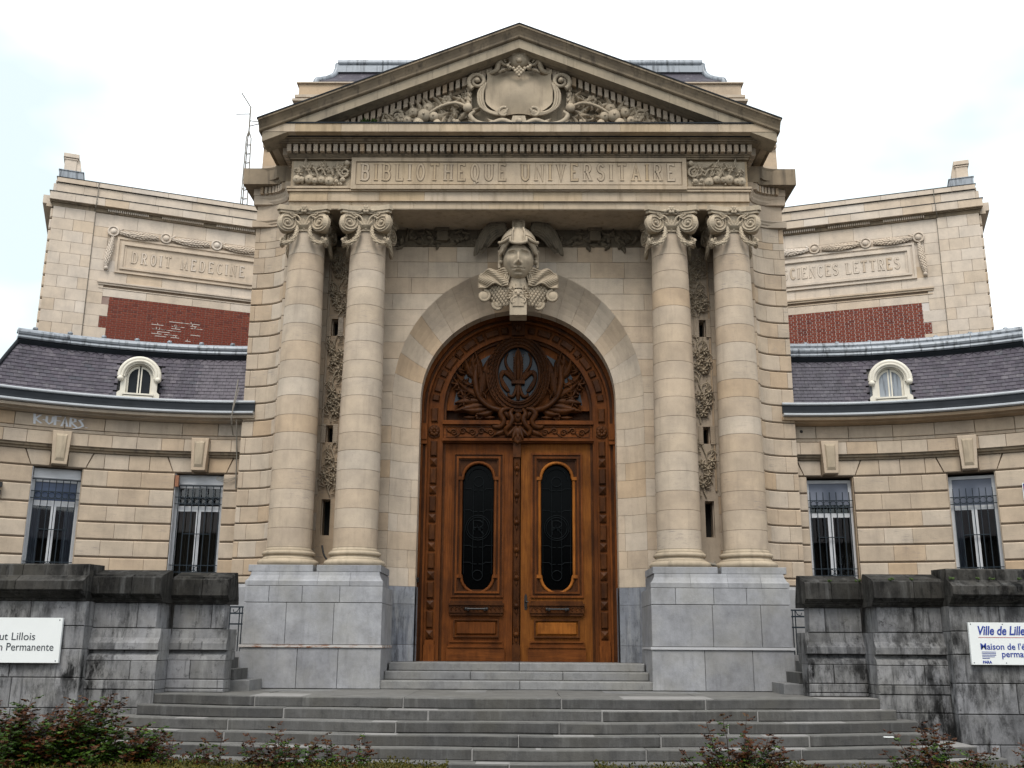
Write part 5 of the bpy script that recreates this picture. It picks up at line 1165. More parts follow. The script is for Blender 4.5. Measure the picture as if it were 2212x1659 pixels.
        if (s, k) == (1, 1): st_ = MB(); st_.mapbox(wm, -.20, -.05, 2.80, 2.98, -.044, -.040); st_.build('blue_sticker', plain('sticker_blue', (.02, .16, .38)), WN)
        gr = MB(); top = 4.455 if s < 0 else 4.40
        for i in range(7):
            u = -h + .07 + (2 * h - .14) * i / 6; gr.mapbox(wm, u - .007, u + .007, 2.58, top, .03, .044)
        for zz in (4.25, 4.13, 3.60, 3.05, 2.93): gr.mapbox(wm, (-h if zz != 3.60 else -h * .55), (h if zz != 3.6 else h * .55), zz - .007, zz + .007, .028, .046)
        if s < 0: gr.mapbox(wm, -h, h, top - .006, top + .008, .028, .046)
        for i in range(6):
            u = -h + .07 + (2 * h - .14) * (i + .5) / 6; gr.tube([wm(u + .052 * cos(a * pi / 5), 4.19 + .052 * sin(a * pi / 5), .037) for a in range(11)], .006, 4)
        for q in (-1, 1): gr.tube([wm(q * .05 + .045 * cos(a * pi / 5), 2.99 + .05 * sin(a * pi / 5), .037) for a in range(11)], .006, 4)
        gr.build('iron_grille', iron, WN)
        sl = MB(); sl.mapbox(wm, -h - .05, h + .05, 2.45, 2.55, -.1, .22); sl.build('sill', ped_stone, WN)
    if s < 0:
        # sprayed tag on the frieze, left of the dormer
        gm = lambda u, z, d: m(28.9 - u * 6.3, 5.365 + z * .20, d + .012); gf = MB()
        strokes = [[(0, 1), (.02, .1)], [(.13, .95), (.02, .55), (.16, .2)], [(.18, .55), (.24, .5)], [(.26, .9), (.26, .4), (.32, .2), (.38, .4), (.39, .9)], [(.44, .15), (.44, .95), (.56, .95)], [(.40, .55), (.55, .55)], [(.58, .1), (.64, .95), (.70, .1)], [(.58, .4), (.70, .4)], [(.76, .1), (.76, .9), (.85, .85), (.86, .6), (.77, .5), (.92, .05)], [(1.02, .85), (.94, .75), (1.0, .5), (1.03, .25), (.93, .05), (.82, -.05)], [(1.10, .12), (1.11, .16)]]
        for st_ in strokes: ribbon(gf, lambda u, z, d: gm(u, z, d), st_, .026, 0, .003)
        GF = gf.build('sprayed_tag', spray, WG)
        cb = MB(); cb.tube([m(.55, 6.35, .25), m(.5, 6.05, .36), m(.62, 5.8, .42), m(.75, 5.55, .38), m(.95, 5.35, .15)], .010, 5); cb.tube([m(.3, 6.2, .25), m(.4, 5.9, .40), m(.85, 5.6, .40), m(1.15, 5.48, .2)], .008, 5); cb.tube([m(.25, 5.6, .3), m(.25, 5.0, .12), m(.25, 4.4, .03)], .012, 5)
        for q in range(3): cb.tube([m(3.2, 4.60 - .02 * q, .01), m(1.6, 4.56 - .03 * q, .05), m(.3, 4.60 - .01 * q, .04)], .005, 4)
        wp('loose_cable', cb, cable_l)
        ab_ = MB(); ab_.mapbox(m, 8.55, 9.05, 4.42, 4.62, -.06, .03); wp('alarm_box', ab_, plain('rusty_box', (.24, .10, .05)))
        bk_ = MB(); bk_.mapbox(m, 31.9, 33.2, 4.25, 4.33, 0, .10); bk_.mapbox(m, 31.95, 32.7, 4.12, 4.2, 0, .06); wp('junction_box', bk_, black_iron)
    else:
        pt = MB(); pt.mapbox(m, 30.0, 34.1, 4.13, 4.42, .0, .02); PT = wp('street_plate', pt, plate_blue)
        rim = MB(); rim.ring([(30.0, 4.13), (34.1, 4.13), (34.1, 4.42), (30.0, 4.42)], [(30.1, 4.143), (34.0, 4.143), (34.0, 4.407), (30.1, 4.407)], m, .0, .024); rim.build('plate_rim', sign_white, PT)
        rd = MB(); rd.ball(m(30.4, 4.335, .022), (.035, .012, .035), 8, 6); rd.build('red_emblem', red_paint, PT)
        lg = MB(); ribbon(lg, lambda u, z, d: m(30.28 + u * .66, 4.165 + z * .07, d), arc(.3, .5, .3, .5, 40, 320, 12) + [(.55, .45), (.3, .45)], .10, .02, .026); lg.build('letter', sign_white, PT)
        hl = MB(); hl.ball(m(.9, 5.48, .01), (.028, .02, .028), 8, 6); wp('pipe_hole', hl, black_iron)

# ================================================================== tall blocks behind
def tower(s, ox, oy, ang, ztop_, word, lab):
    ca, sa = cos(R_(ang)), sin(R_(ang)); 
    m = lambda u, z, d: (ox + s * (u * ca + 0) - s * d * sa, oy - u * sa - d * ca, z - 14.28 + ztop_)
    TW = thing('library_hall', lab, 'building', (ox + s * 2.7, oy + 2, .1), 'tall halls behind the wings')
    b = lambda nm, mb, mat, parent=TW, kind=None: mb.build(nm, mat, parent, kind); rr = random.Random(200 + s)
    core = MB(); core.mapbox(m, -3.5, 5.5, .1, 14.0, -9, -.02); core.mapbox(m, -3.5, 5.3, 14.0, 14.2, -9, -.1); WL = b('hall_wall', core, 'mortar')
    # corner pier ashlar (u 4.45..5.53)
    z = 13.40; k = 0; 
    while z > 7.5:
        cs = [(4.45, 4.98), (4.98, 5.53)] if k % 2 else [(4.45, 4.70), (4.70, 5.22), (5.22, 5.53)]
        for a, c in cs:
            mb = MB(); mb.block(m, a + .003, c - .003, z - .333 + .003, z - .003, -.2, .045, .003); b('ashlar_stone', mb, tower_stone)
        mb = MB(); mb.block(m, 5.50, 5.60, z - .31, z - .025, -1.2, -.06, .03); b('quoin_stone', mb, tower_stone)
        cs = [(4.06, 4.44)] if k % 2 else [(3.86, 4.44)]
        if z < 11.45:
            for a, c in cs: 
                if z > 11.0: a = 4.04
                mb = MB(); mb.block(m, a, c, z - .333 + .003, z - .003, -.2, .0, .003); b('ashlar_stone', mb, tower_stone)
        z -= .333; k += 1
    # upper plain wall and courses beside panel
    for z0, z1, a, c in ((12.99, 13.40, -3.4, 4.445), (11.40, 11.70, -3.4, 4.445)):
        for p, q in cuts(a, c, .95, rr, .1):
            mb = MB(); mb.block(m, p + .003, q - .003, z0 + .003, z1 - .003, -.2, 0, .003); b('ashlar_stone', mb, tower_stone)
    for z0, z1 in ((11.70, 12.03), (12.03, 12.36), (12.36, 12.69), (12.69, 12.99)):
        for p, q in ((4.06, 4.445),): mb = MB(); mb.block(m, p, q, z0 + .003, z1 - .003, -.2, 0, .003); b('ashlar_stone', mb, tower_stone)
        mb = MB(); mb.block(m, -3.4, 4.05, z0 + .001, z1 - .001, -.2, -.005, .001); b('ashlar_stone', mb, tower_stone)
    # cornice and parapet
    X0, X1 = -3.4, 5.53
    def run(z0, z1, d, nm, avg, mat=tower_stone, x1=X1, back=-.7):
        for p, q in cuts(X0, x1, avg, rr, .1): mb = MB(); mb.block(m, p + .002, q - .002, z0, z1, back, d, .004); b(nm, mb, mat)
    for x1, dd in ((X1, 0.0),):
        mo = MB(); mo.mapbox(m, X0, 5.56, 13.40, 13.46, -.5, .05); mo.mapbox(m, X0, 5.6, 13.50, 13.54, -.5, .12); mo.mapbox(m, X0, 5.58, 13.46, 13.50, -.5, .06); b('cornice_moulding', mo, weathered)
    for (p, q) in ((-.5, 1.25), (1.55, 2.75), (3.05, 4.15)):
        for i in range(int((q - p) / .055)): 
            if i == 0: bm = MB()
            bm.mapbox(m, p + .055 * i, p + .055 * i + .032, 13.435, 13.50, .04, .10)
        bm.build('small_dentils', tower_stone, TW)
    run(13.54, 13.765, .20, 'cornice_stone', .7, x1=5.64); run(13.78, 14.12, .0, 'parapet_stone', .95, x1=5.50); run(14.13, 14.27, .05, 'coping_stone', .85, x1=5.52)
    cp = MB(); cp.mapbox(m, X0, 5.66, 13.765, 13.78, -.7, .215); cp.mapbox(m, X0, 5.54, 14.27, 14.285, -.6, .06); cp.mapbox(m, X0, 5.51, 14.118, 14.13, -.6, .03); b('lead_flashing', cp, dlead)
    for (a, c, z0, z1) in ((5.5, 5.82, 13.48, 13.72), (5.5, 5.72, 13.40, 13.48), (5.45, 5.60, 13.78, 14.1), (5.4, 5.55, 14.13, 14.2)):   # cornice returning round the corner
        mb = MB(); mb.mapbox(m, a, c, z0, z1, -4, -.05); b('cornice_return', mb, tower_stone)
    # panel with inscription
    def rect(a, c, z0, z1): return [(a, z0), (c, z0), (c, z1), (a, z1)]
    pf = MB(); e = 3.80
    for o, i, d in (((0, 0), (.06, .06), .05), ((.06, .06), (.12, .14), .02), ((.12, .14), (.20, .22), .065), ((.20, .22), (.26, .24), .03)):
        pf.ring(rect(-.3 + o[0], e - o[0], 11.69 + o[1] * .8, 12.74 - o[1]), rect(-.3 + i[0], e - i[0], 11.69 + i[1] * .8, 12.74 - i[1]), m, -.05, d)
    b('inscription_frame', pf, tower_stone)
    pn = MB(); pn.mapbox(m, -.05, e - .25, 11.88, 12.5, -.05, .012); PNL = b('inscription_panel', pn, tower_stone)
    if s < 0: inscribe(word, lambda u, z, d: m(u, z, d + .0125), 3.36, .32, 12.035, .31, tower_stone, PNL, .02, .016, tower_letter_shade, .62)
    else: inscribe(word, lambda u, z, d: m(u, z, d + .0125), .22, 3.36, 12.04, .31, tower_stone, PNL, .02, .016, tower_letter_shade, .62)
    for i, u in enumerate((3.93, 2.53, 1.13, -.27)):
        ro = MB(); C_ = 12.88; ro.poly([(u + .155 * cos(a * pi / 10), C_ + .155 * sin(a * pi / 10)) for a in range(20)], m, -.02, .05); ro.ball(m(u, C_, .05), (.09, .06, .09), 10, 7); ro.tube([m(u + .135 * cos(a * pi / 10), C_ + .135 * sin(a * pi / 10), .06) for a in range(21)], .022, 6); b('rosette', ro, tower_stone)
        if i < 3:
            gl = MB(); P = [(u - .20 - 1.0 * j / 12, 12.87 - .035 * sin(pi * j / 12), .05) for j in range(13)]; garland(gl, m, P, .105, i); gl.tube([m(u - .15, 12.92, .05), m(u - .25, 12.98, .06)], .03, 5); b('laurel_garland', gl, tower_stone)
    gl = MB(); garland(gl, m, [(3.93 + .01 * j, 12.70 - .08 * j, .04) for j in range(12)], .085, 9); gl.ball(m(4.02, 11.78, .05), .06, 8, 6); b('laurel_drop', gl, tower_stone)
    lm = MB(); lm.mapbox(m, X0, 4.2, 11.355, 11.40, -.1, .06); lm.mapbox(m, X0, 4.18, 11.30, 11.355, -.1, .03); lm.mapbox(m, X0, 4.16, 11.20, 11.225, -.1, .015); b('ledge_moulding', lm, tower_stone)
    for p, q in cuts(X0, 4.04, 1.2, rr, .1): mb = MB(); mb.block(m, p + .003, q - .003, 10.97, 11.20, -.2, .0, .003); b('ashlar_stone', mb, tower_stone)
    # brick infill
    bd = MB(); bd.mapbox(m, -3.4, 4.06, 7.5, 10.97, -.2, -.012); b('brick_bed', bd, brick_mortar if s < 0 else wmortar)
    if s < 0:
        pt = MB(); 
        for i in range(26):
            u = rr.gauss(1.9, .35); zz = 10.5 - .0645 * int(rr.random() * 10); pt.mapbox(m, u - rr.uniform(.05, .25), u + rr.uniform(.05, .2), zz, zz + .016, -.01, .004)
            if i % 2: pt.mapbox(m, u - .008, u + .008, zz, zz + .064, -.01, .004)
        b('fresh_pointing', pt, wmortar, TW, 'stuff')
    bl = []; z = 10.965; r = 0
    while z > 9.1:
        # toothing follows the ashlar at the outer edge
        kk = int((13.40 - z) / .333); lim = 4.05 if kk % 2 else 3.855
        if z > 10.74: lim = 3.855
        u = -.1 - (.058 if r % 2 else 0); h = 0
        while u < lim - .02:
            l_ = .154 if (h + r) % 2 else .078; c = min(u + l_, lim)
            if c > .0: bl.append((u, c, z - .052, z))
            u += l_ + .013; h += 1
        z -= .0645; r += 1
    for a, c, z0, z1 in bl[:300]:
        mb = MB(); mb.mapbox(m, a, c, z0, z1, -.05, 0); b('brick', mb, brick_m)
    mb = MB()
    for a, c, z0, z1 in bl[300:]: mb.mapbox(m, a, c, z0, z1, -.05, 0)
    b('brickwork', mb, brick_m, TW, 'stuff')
    # roof end ornament: lead base and scrolled stone block
    lb = MB(); lb.mapbox(m, 4.88, 5.50, 14.285, 14.52, -1.0, -.02); lb.mapbox(m, 4.86, 5.52, 14.52, 14.54, -1.02, .0); b('lead_base', lb, lead)
    sb = MB(); sb.block(m, 5.08, 5.40, 14.54, 14.95, -.5, -.10, .02); sb.block(m, 5.04, 5.44, 14.95, 15.08, -.55, -.06, .012); sb.mapbox(m, 5.06, 5.42, 14.90, 14.93, -.52, -.08)
    sb.poly([(5.10, 14.54), (4.98, 14.54), (4.96, 14.72), (5.0, 14.92), (5.10, 14.95)], m, -.45, -.14); b('scroll_block', sb, tower_stone)
    ch = MB(); ch.tube([m(4.44, 13.76, .23), m(4.44, 13.55, .22), m(4.47, 13.40, .06), m(4.45, 13.2, .02), m(4.45, 8, .02)], .012, 5); ch.tube([m(4.44, 14.28, .07), m(4.44, 13.8, .02)], .012, 5); b('lightning_cable', ch, cable_l)
    return m
tmL = tower(-1, -7.765, 28.0, 21.56, 14.28, 'DROIT MEDECINE', 'pale stone hall with red brick, carved panel reading DROIT MEDECINE')
tmR = tower(1, 7.431, 28.0, 18.45, 14.235, 'SCIENCES LETTRES', 'pale stone hall with red brick, carved panel reading SCIENCES LETTRES')

# aerial mast on the left hall's roof
AX, AY = -9.0, 30.5
AM = thing('aerial_mast', 'thin lattice aerial mast with television antennas above the left hall roof', 'antenna', (AX, AY, 14.15))
mm = MB(); hbot, hmid, htop = 14.1, 18.15, 19.02
for k in range(3): mm.tube([(AX + .14 * cos(k * 2.09), AY + .14 * sin(k * 2.09), hbot), (AX + .09 * cos(k * 2.09), AY + .09 * sin(k * 2.09), hmid - .3), (AX, AY, hmid)], .020, 4, sp=False)
z = hbot
while z < hmid - .3:
    P = [(AX + .10 * cos(k * 2.09), AY + .10 * sin(k * 2.09), z) for k in (0, 1, 2, 0)]; mm.tube(P, .014, 4); z += .32
mm.build('lattice', cable_l, AM); pl = MB(); pl.tube([(AX, AY, hmid - .2), (AX, AY, htop)], .025, 6); pl.build('pole', cable_l, AM)
for z, dx, dz, l_ in ((19.0, -.28, .42, 1), (18.75, -.40, -.12, 1), (18.5, .45, -.16, 1), (18.3, .45, .0, 1)):
    an = MB(); an.tube([(AX, AY, z), (AX + dx, AY - .2, z + dz)], .018, 4)
    if z < 18.9:
        for i in range(9): t = .15 + .1 * i; an.tube([(AX + dx * t - .02, AY - .2 * t - .07, z + dz * t - .035), (AX + dx * t + .02, AY - .2 * t + .07, z + dz * t + .035)], .008, 3)
    an.build('antenna', cable_l, AM)
# ================================================================== terrace walls
def text(body, x, z, y, size, mat, parent, align='LEFT', shear=0, bold=0, xs=1.0, name='lettering'):
    cu = bpy.data.curves.new('txt', 'FONT'); cu.body = body; cu.size = size; cu.align_x = align; cu.shear = shear; cu.offset = bold; cu.extrude = .0015; cu.resolution_u = 3
    o = bpy.data.objects.new('txt', cu); COL.objects.link(o); bpy.context.view_layer.update()
    me = bpy.data.meshes.new_from_object(o.evaluated_get(bpy.context.evaluated_depsgraph_get())); bpy.data.objects.remove(o)
    me.materials.clear(); me.materials.append(MATS[mat] if isinstance(mat, str) else mat)
    me.transform(Matrix.Translation((x, y, z)) @ Matrix.Rotation(pi / 2, 4, 'X') @ Matrix.Diagonal((xs, 1, 1, 1)))
    return put(name, me, parent)
X1, X2, X3, X4 = 4.17, 5.0, 5.98, 10.5
for s in (-1, 1):
    side = 'left' if s < 0 else 'right'
    TW = thing('terrace_wall', 'black stained stone terrace wall carrying the white sign with black lettering' if s < 0 else 'black stained stone terrace wall carrying the white sign with blue lettering', 'wall', (s * 7, 15, .1), 'stained terrace walls flanking the steps')
    rr = random.Random(300 + s); core = MB()
    for a, b, y in ((X1, X2, 15.1), (X2, X3, 14.65), (X3, X4, 14.45)): core.box(min(s * (a + .12), s * (b - .001)), max(s * (a + .12), s * (b - .001)), y + .12, y + .34 if a == X1 else 15.6, .1, 2.62)
    C0 = core.build('wall_core', 'dark_joint', TW)
    def course(a, b, y, z0, z1, avg, d=0, mat=terr_stone, prof=None, phase=None, nm='stone_block', end=True):
        m = sgn_map(s, flat(y))
        for p, q in cuts(a, b, avg, rr, .1, phase):
            mb = MB(); p_, q_ = p + (.004 if p > a else max(0, -d)), q - (.004 if q < b else 0)
            if prof is None: mb.block(m, p_, q_, z0 + .004, z1 - .004, -.34 if y > 15 else -.75, d + rr.uniform(-.004, .004), .009)
            else:
                vs = []; n = len(prof)
                for k, u in enumerate((p_, q_)):
                    for z, dd in prof:
                        lo = (-dd if -.3 < dd < 0 else 0) if (u == a and end) else 0
                        vs.append(m(u + lo, z, dd))
                mb.add(vs, [(i, (i + 1) % n, n + (i + 1) % n, n + i) for i in range(n)] + [tuple(range(n)), tuple(range(n, 2 * n))[::-1]])
            mb.build(nm, mat, TW)
    for (a, b, y, low) in ((X1, X2, 15.1, ZL), (X2, X3, 14.65, .09)):
        if low < .5:
            course(a, b, y, .09, .47, .7); course(a, b, y, .47, .86, .9)
            course(a, b, y, .86, 1.10, .8)
        else: course(a, b, y, 1.047, 1.10, .8, .015)
        course(a, b, y, 1.10, 1.225, .9, .012); course(a, b, y, 1.225, 1.49, .55)
        course(a, b, y, 0, 0, .8, prof=[(1.494, 0), (1.545, -.02), (1.60, -.085), (1.627, -.09), (1.627, -.5), (1.494, -.5)], end=False)
        course(a, b, y, 0, 0, .7, prof=[(1.63, -.03), (1.638, .0), (1.726, .0), (1.74, -.012), (1.80, -.055), (1.926, -.08), (1.926, -.5), (1.63, -.5)], end=False)
        course(a, b, y, 1.93, 2.285, .5, -.08)
        course(a, b, y, 0, 0, 1.2, mat=terr_cap, prof=[(2.285, -.5), (2.285, -.04), (2.305, -.035), (2.31, -.01), (2.335, .0), (2.345, .03), (2.36, .035), (2.36, -.5)], nm='bed_moulding', end=a == X1)
        course(a, b, y, 0, 0, .52, mat=terr_cap, prof=[(2.362, -.5), (2.362, .05), (2.40, .09), (2.62, .095), (2.635, .08), (2.64, .03), (2.665, .02), (2.67, -.02), (2.75, -.30), (2.75, -.36)], nm='cap_stone', end=a == X1)
    for z0, z1, avg in ((.09, .47, .75), (.47, .86, .8), (.86, 1.26, .95), (1.26, 1.64, .85), (1.64, 1.95, .9), (1.95, 2.29, .6)): course(X3, X4, 14.45, z0, z1, avg)
    course(X3, X4, 14.45, 0, 0, 1.3, mat=terr_cap, prof=[(2.29, -.5), (2.29, .02), (2.32, .03), (2.33, .06), (2.37, .10), (2.40, .14), (2.42, .15), (2.42, -.5)], nm='bed_moulding')
    course(X3, X4, 14.45, 0, 0, .8, mat=terr_cap, prof=[(2.422, -.5), (2.422, .17), (2.44, .19), (2.55, .195), (2.63, .06), (2.64, .02), (2.78, .01), (2.80, -.02), (2.81, -.5)], nm='cap_stone')
    mo = MB(); rm = random.Random(8 + s)
    for i in range(9):
        x = s * rm.uniform(4.3, 7.0); Y = (15.1 if abs(x) < X2 else 14.65 if abs(x) < X3 else 14.45)
        for k in range(7): mo.ball((x + rm.uniform(-.03, .03), Y - .06 - rm.uniform(0, .05), 2.655 + rm.uniform(-.005, .012)), rm.uniform(.010, .018), 6, 4)
    if s > 0: mo.build('moss_tuft', moss, TW)
    # side steps and railing in the gap next to the pedestal
    SS = thing('side_steps', 'small grey stone steps squeezed between the %s pedestal and the sign wall' % side, 'steps', (s * 4.4, 16, ZL), 'side steps beside the pedestals')
    for k, (xi, h) in enumerate(((3.96, .15), (4.19, .31), (4.345, .47), (4.55, .60))):
        mb = MB(); mb.block(sgn_map(s, flat(15.72)), xi, 5.3, ZL + (h - .16), ZL + h, -.74 if k < 2 else -1.1 if xi > 4.4 else -.74, 0, .01); mb.build('step_stone', step_stone if k else door_step, SS)
    RL = thing('iron_railing', 'dark green iron railing in the gap beside the %s pedestal' % side, 'railing', (s * 4.8, 16.9, 1.55), 'iron railings beside the pedestals')
    RY = 16.95; r1 = MB()
    for z in (2.30, 2.20, 2.03, 1.58): mb = MB(); mb.box(min(s * 4.39, s * 5.4), max(s * 4.39, s * 5.4), RY - .01, RY + .01, z - .012, z + .012); mb.build('rail', iron, RL)
    for i in range(5):
        x = 4.46 + .20 * i
        for q in (0, .045): mb = MB(); mb.box(min(s * (x + q), s * (x + q + .014)), max(s * (x + q), s * (x + q + .014)), RY - .008, RY + .008, 1.36, 2.30); mb.build('baluster', iron, RL)
        mb = MB(); mb.tube([(s * (x + .13 + .05 * cos(a * pi / 8)), RY, 1.87 + .05 * sin(a * pi / 8)) for a in range(17)], .008, 4); mb.tube([(s * (x + .06), RY, 2.29), (s * (x + .09), RY, 2.23), (s * (x + .14), RY, 2.21), (s * (x + .16), RY, 2.26)], .007, 4); mb.build('ring_ornament', iron, RL)
    wl = MB(); wl.box(min(s * 4.36, s * 5.6), max(s * 4.36, s * 5.6), 16.9, 17.3, ZL, 1.60); wl.build('landing_block', ped_stone, SS)

SG = thing('sign_board', 'white sign with black lettering about Education Permanente on the dark wall', 'sign', (-7, 14.38, 1.45))
b = MB(); b.block(flat(14.39), -7.76, -6.255, 1.452, 2.055, -.03, .012, .003); b.build('board', sign_white, SG)
text('Institut Lillois', -7.005, 1.755, 14.376, .148, sign_dark, SG, 'CENTER', xs=1.0); text("d'Education Permanente", -7.005, 1.615, 14.376, .148, sign_dark, SG, 'CENTER', xs=.92)
b = MB()
for x in (-7.72, -6.295):
    for z in (1.48, 2.025): b.ball((x, 14.377, z), (.009, .006, .009), 6, 4)
b.build('screws', sign_dark, SG)
SG = thing('sign_board', 'white sign with blue lettering Ville de Lille on the dark wall', 'sign', (7, 14.38, 1.5))
b = MB(); b.block(flat(14.39), 6.195, 7.70, 1.508, 2.068, -.03, .012, .003); b.build('board', sign_white, SG)
text('Ville de Lille', 6.30, 1.905, 14.376, .165, sign_blue, SG, 'LEFT', .22, .004, .80)
b = MB(); b.box(6.315, 7.60, 14.374, 14.378, 1.868, 1.873); b.build('red_rule', red_paint, SG)
text("Maison de l'\u00e9ducation", 6.325, 1.71, 14.376, .118, sign_blue, SG, 'LEFT', 0, .0015, .98); text('permanente', 6.605, 1.612, 14.376, .118, sign_blue, SG, 'LEFT', 0, .0015, .98)
stk = MB()
for i in range(5): stk.box(6.34, 6.34 + (.19 if i < 3 else .17 if i == 3 else .10), 14.374, 14.378, 1.675 - .021 * i, 1.682 - .021 * i)
stk.build('small_print', sign_blue, SG); text('PARA', 6.34, 1.527, 14.376, .05, sign_blue, SG, 'LEFT', 0, .002)
b = MB()
for x in (6.225, 6.66):
    for z in (1.535, 2.045): b.ball((x, 14.377, z), (.008, .006, .008), 6, 4)
b.build('screws', sign_dark, SG)

# loose lightning cable and bent pipe at the column feet, broken pane scrap on the steps
cb = MB(); cb.tube([(-3.33, 17.5, 3.35), (-3.28, 17.42, 3.2), (-3.2, 17.3, 3.1), (-3.12, 17.1, 2.99), (-3.10, 17.0, 2.87)], .016, 6)
tag(cb.build('black_cable', cable_m), 'black cable hanging between the two left column bases', 'cable')
cb = MB(); cb.tube([(2.98, 17.3, 3.15), (2.99, 17.2, 3.22)], .018, 6); cb.tube([(2.97, 17.3, 3.13), (3.2, 17.2, 3.06), (3.33, 17.1, 3.02)], .028, 6); cb.tube([(3.30, 17.2, 3.1), (3.24, 17.15, 2.98), (3.2, 17.05, 2.87)], .010, 5)
tag(cb.build('bent_pipe', cable_l), 'bent grey pipe between the two right column bases', 'pipe')
cb = MB(); cb.block(lambda u, z, d: (u, 13.40 + .055 - z, ZL - 3 * RIS + d), 4.60, 4.72, 0, .05, 0.002, .012, .004)
tag(cb.build('paper_scrap', sign_white), 'small white paper scrap lying on the right end of the steps', 'litter')

# ================================================================== planting
bed = MB(); bed.add([(-14, 9.6, .098), (14, 9.6, .098), (14, 12.05, .098), (-14, 12.05, .098)], [(0, 1, 2, 3)]); tag(bed.build('flower_bed', soil), kind='structure')
def leaflet(mb, p, a, tilt, l_, w_, roll):
    ca, sa = cos(a), sin(a); ct, st = cos(tilt), sin(tilt); f = Vector((ca * ct, sa * ct, st)); sd = Vector((-sa, ca, 0)); u_ = f.cross(sd); sd = sd * cos(roll) + u_ * sin(roll); u_ = sd.cross(f)
    p = Vector(p); q = lambda x, y, h: tuple(p + f * (x * l_) + sd * (y * w_) - u_ * h)
    mb.add([q(0, 0, 0), q(.3, .48, -.006), q(.68, .42, -.005), q(1, 0, .008), q(.68, -.42, -.005), q(.3, -.48, -.006), q(.5, 0, .004)], [(0, 6, 2, 1), (6, 3, 2), (0, 5, 4, 6), (6, 4, 3)], False)
def rose(x, y, h, w_, ncane, label, red=.35, seed=0, dens=1.0, ls=1.0, lean=0):
    r = random.Random(seed); RB = thing('rose_bush', label, 'bush', (x, y, .1), 'rose bushes in front of the steps'); sg = MB(); lg = MB(); lr = MB()
    for c in range(ncane):
        a = r.uniform(0, 2 * pi); rad_ = w_ * sqrt(r.random()); hh = h * (r.uniform(.55, 1.0) if c else 1.0) * (1 - .35 * (rad_ / max(w_, .01)) ** 2)
        bx, by = x + .25 * rad_ * cos(a), y + .25 * rad_ * sin(a) * .6; P = []
        for i in range(8): t = i / 7; P.append((bx + (rad_ * cos(a) * .85 + lean * h) * t ** 1.3 + r.uniform(-.012, .012), by + rad_ * .5 * sin(a) * t ** 1.3, .1 + (hh - .1) * t))
        sg.tube(P, [.008 - .0055 * i / 7 for i in range(8)], 4)
        n = int(9 * dens * (1 + hh))
        for k in range(n):
            t = (k + .4) / n; t = .12 + .88 * t; i = t * 7; j = min(int(i), 6); f = i - j; p = [lerp(P[j][q], P[j + 1][q], f) for q in range(3)]
            aa = k * 2.4 + r.uniform(-.4, .4); ln = r.uniform(.06, .13) * (1.15 - .55 * t) * ls; e = (p[0] + ln * cos(aa), p[1] + ln * sin(aa), p[2] + ln * r.uniform(.1, .6)); sg.tube([p, e], .0022, 3)
            isred = r.random() < (red * .55 + .3 * (t > .74) + .35 * (t > .9)); mb = lr if isred else lg
            for v, off in ((1.0, 0), (.62, .9), (.62, -.9), (.25, 1.0), (.25, -1.0)):
                q = [lerp(p[c_], e[c_], v) for c_ in range(3)]; leaflet(mb, q, aa + off + r.uniform(-.25, .25), r.uniform(-.5, .25), r.uniform(.040, .062) * (1.1 - .35 * t) * ls, r.uniform(.030, .046) * (1.1 - .35 * t) * ls, r.uniform(-.6, .6))
    sg.build('stems', stem_m, RB)
    if lg.v: lg.build('green_leaves', leaf_g, RB, 'stuff')
    if lr.v: lr.build('red_leaves', leaf_r, RB, 'stuff')
rose(-5.45, 11.2, 1.22, .95, 95, 'largest leafy green and red rose bush below the white sign with black lettering', .12, 1, 1.8, 1.2)
rose(-4.45, 11.35, 1.26, .80, 85, 'tall dense rose bush at the left end of the steps', .1, 2, 1.8, 1.2)
rose(-3.62, 11.2, .92, .34, 20, 'thin red tipped rose bush right of the tall dense bush', .45, 3, 1.0)
rose(-3.1, 11.25, .86, .38, 18, 'low sparse rose bush between two taller bushes on the left', .45, 4, 1.0)
rose(-2.42, 11.2, 1.14, .46, 30, 'upright red rose bush with one long leading stem', .5, 5, 1.1)
rose(-1.80, 11.15, 1.0, .42, 24, 'red sprigged rose bush nearest the left edge of the path', .5, 6, 1.0)
rose(2.32, 11.2, 1.12, .55, 40, 'bushy red leaved rose in front of the right pedestal', .6, 7, 1.1)
rose(2.85, 11.15, .80, .26, 12, 'small red rose bush close against the bushy red rose', .65, 8, 1.0)
rose(3.22, 11.1, .66, .16, 6, 'tiny red rose sprig poking from the hedge, first after the bushy red rose', .8, 9, 1.0)
rose(3.73, 11.1, .68, .16, 6, 'tiny red rose sprig poking from the hedge, close before the green and red rose', .8, 10, 1.0)
rose(4.42, 11.2, 1.10, .58, 42, 'tall green and red rose bush before the right end of the steps', .35, 11, 1.1)
rose(4.98, 11.15, .74, .28, 12, 'low red rose bush beside the tall green and red one', .6, 12, 1.0)
rose(5.42, 11.2, .94, .36, 20, 'red rose bush below the white sign with blue lettering', .55, 13, 1.0)
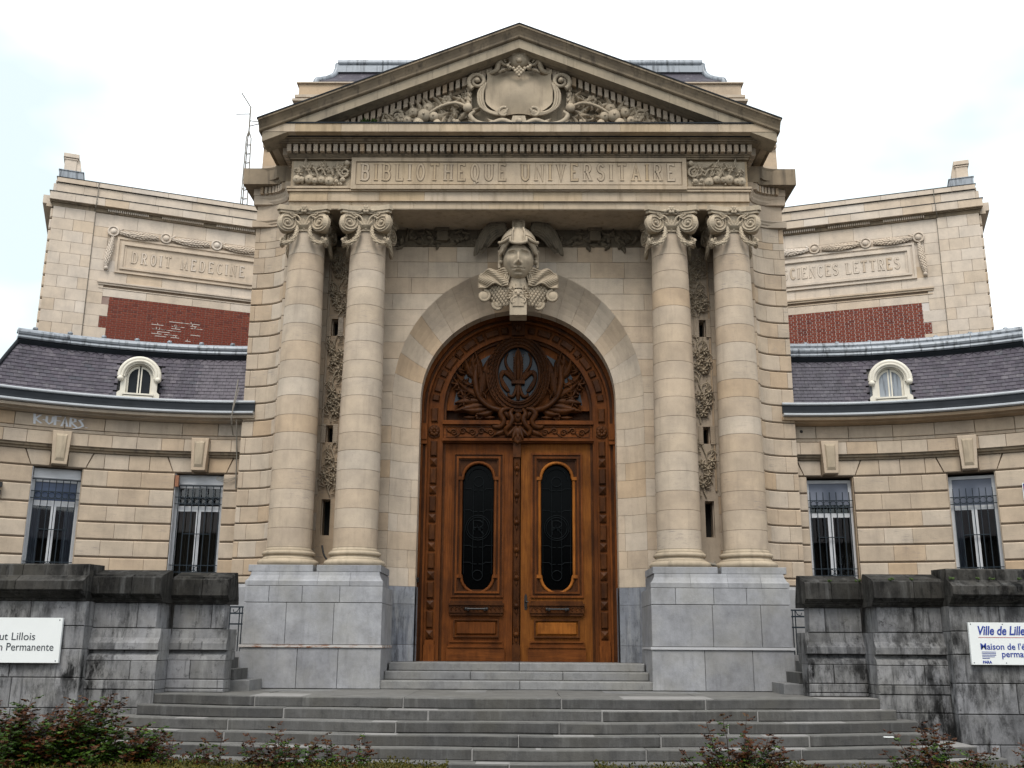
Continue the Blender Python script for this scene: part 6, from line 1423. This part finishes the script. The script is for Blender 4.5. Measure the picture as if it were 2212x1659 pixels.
def hedge(x0, x1, label, seed):
    r = random.Random(seed); HG = thing('low_hedge', label, 'hedge', ((x0 + x1) / 2, 11, .1), 'clipped hedges either side of the path'); body = MB(); top = lambda x: .535 + .02 * sin(x * 3.1) + .012 * sin(x * 9)
    n = 40; V = []; F = []
    for i in range(n + 1):
        x = lerp(x0 + .04, x1 - .04, i / n); V += [(x, 10.48, .1), (x, 10.46, top(x) - .06), (x, 10.56, top(x) - .03), (x, 11.4, top(x) - .03), (x, 11.5, top(x) - .08), (x, 11.5, .1)]
    for i in range(n):
        for j in range(5): a = 6 * i + j; F.append((a, a + 6, a + 7, a + 1))
    F += [tuple(range(6)), tuple(range(6 * n, 6 * n + 6))]; body.add(V, F, True); body.build('hedge_body', hedge_m, HG)
    lv = MB()
    for i in range(int(950 * (x1 - x0))):
        x = r.uniform(x0, x1); k = r.random()
        if k < .62: p = (x, r.uniform(10.45, 11.5), top(x) - .02 + r.uniform(-.015, .035))
        elif k < .95: p = (x, 10.46 - r.uniform(0, .03), r.uniform(.2, top(x)))
        else: p = ((x0 if x1 > 3 else x1), r.uniform(10.45, 11.5), r.uniform(.15, top(x)))
        leaflet(lv, p, r.uniform(0, 6.3), r.uniform(-.2, 1.1), .026, .018, r.uniform(-1, 1))
    lv.build('hedge_leaves', hedge_m, HG, 'stuff')
hedge(-9.5, -.70, 'low clipped yellow green hedge left of the path gap', 31); hedge(.86, 9.5, 'low clipped yellow green hedge right of the path gap', 32)

# ================================================================== houses across the square, seen mirrored in the glass
hb = random.Random(5); HX = -34; house_m = plain('dark_house_front', (.05, .042, .036), .9)
for i in range(7):
    wd = hb.uniform(8.5, 11); h = hb.uniform(6.0, 7.2); HS = thing('town_house', 'dark terraced house across the square, mirrored in the window glass', 'building', (HX + wd / 2, -17, .1), 'houses across the square')
    b = MB(); b.box(HX, HX + wd - .02, -25, -17, .09, h); b.build('wall', house_m, HS)
    b = MB(); b.poly([(-16.7, h), (-25.3, h), (-21, h + 2.0)], lambda u, z, d: (HX + d * (wd - .02), u, z), 0, 1); RFh = b.build('roof', slate, HS); b = MB(); b.box(HX + .6, HX + 1.4, -21.6, -20.6, h + 1.5, h + 3.6); b.build('chimney', house_m, RFh)
    for f_ in range(2):
        for k in range(3):
            b = MB(); x = HX + 1.4 + k * (wd - 2.8) / 2; b.box(x - .5, x + .5, -17.02, -16.98, 1.4 + 3 * f_, 3.2 + 3 * f_); WNh = b.build('window', glass, HS)
    HX += wd
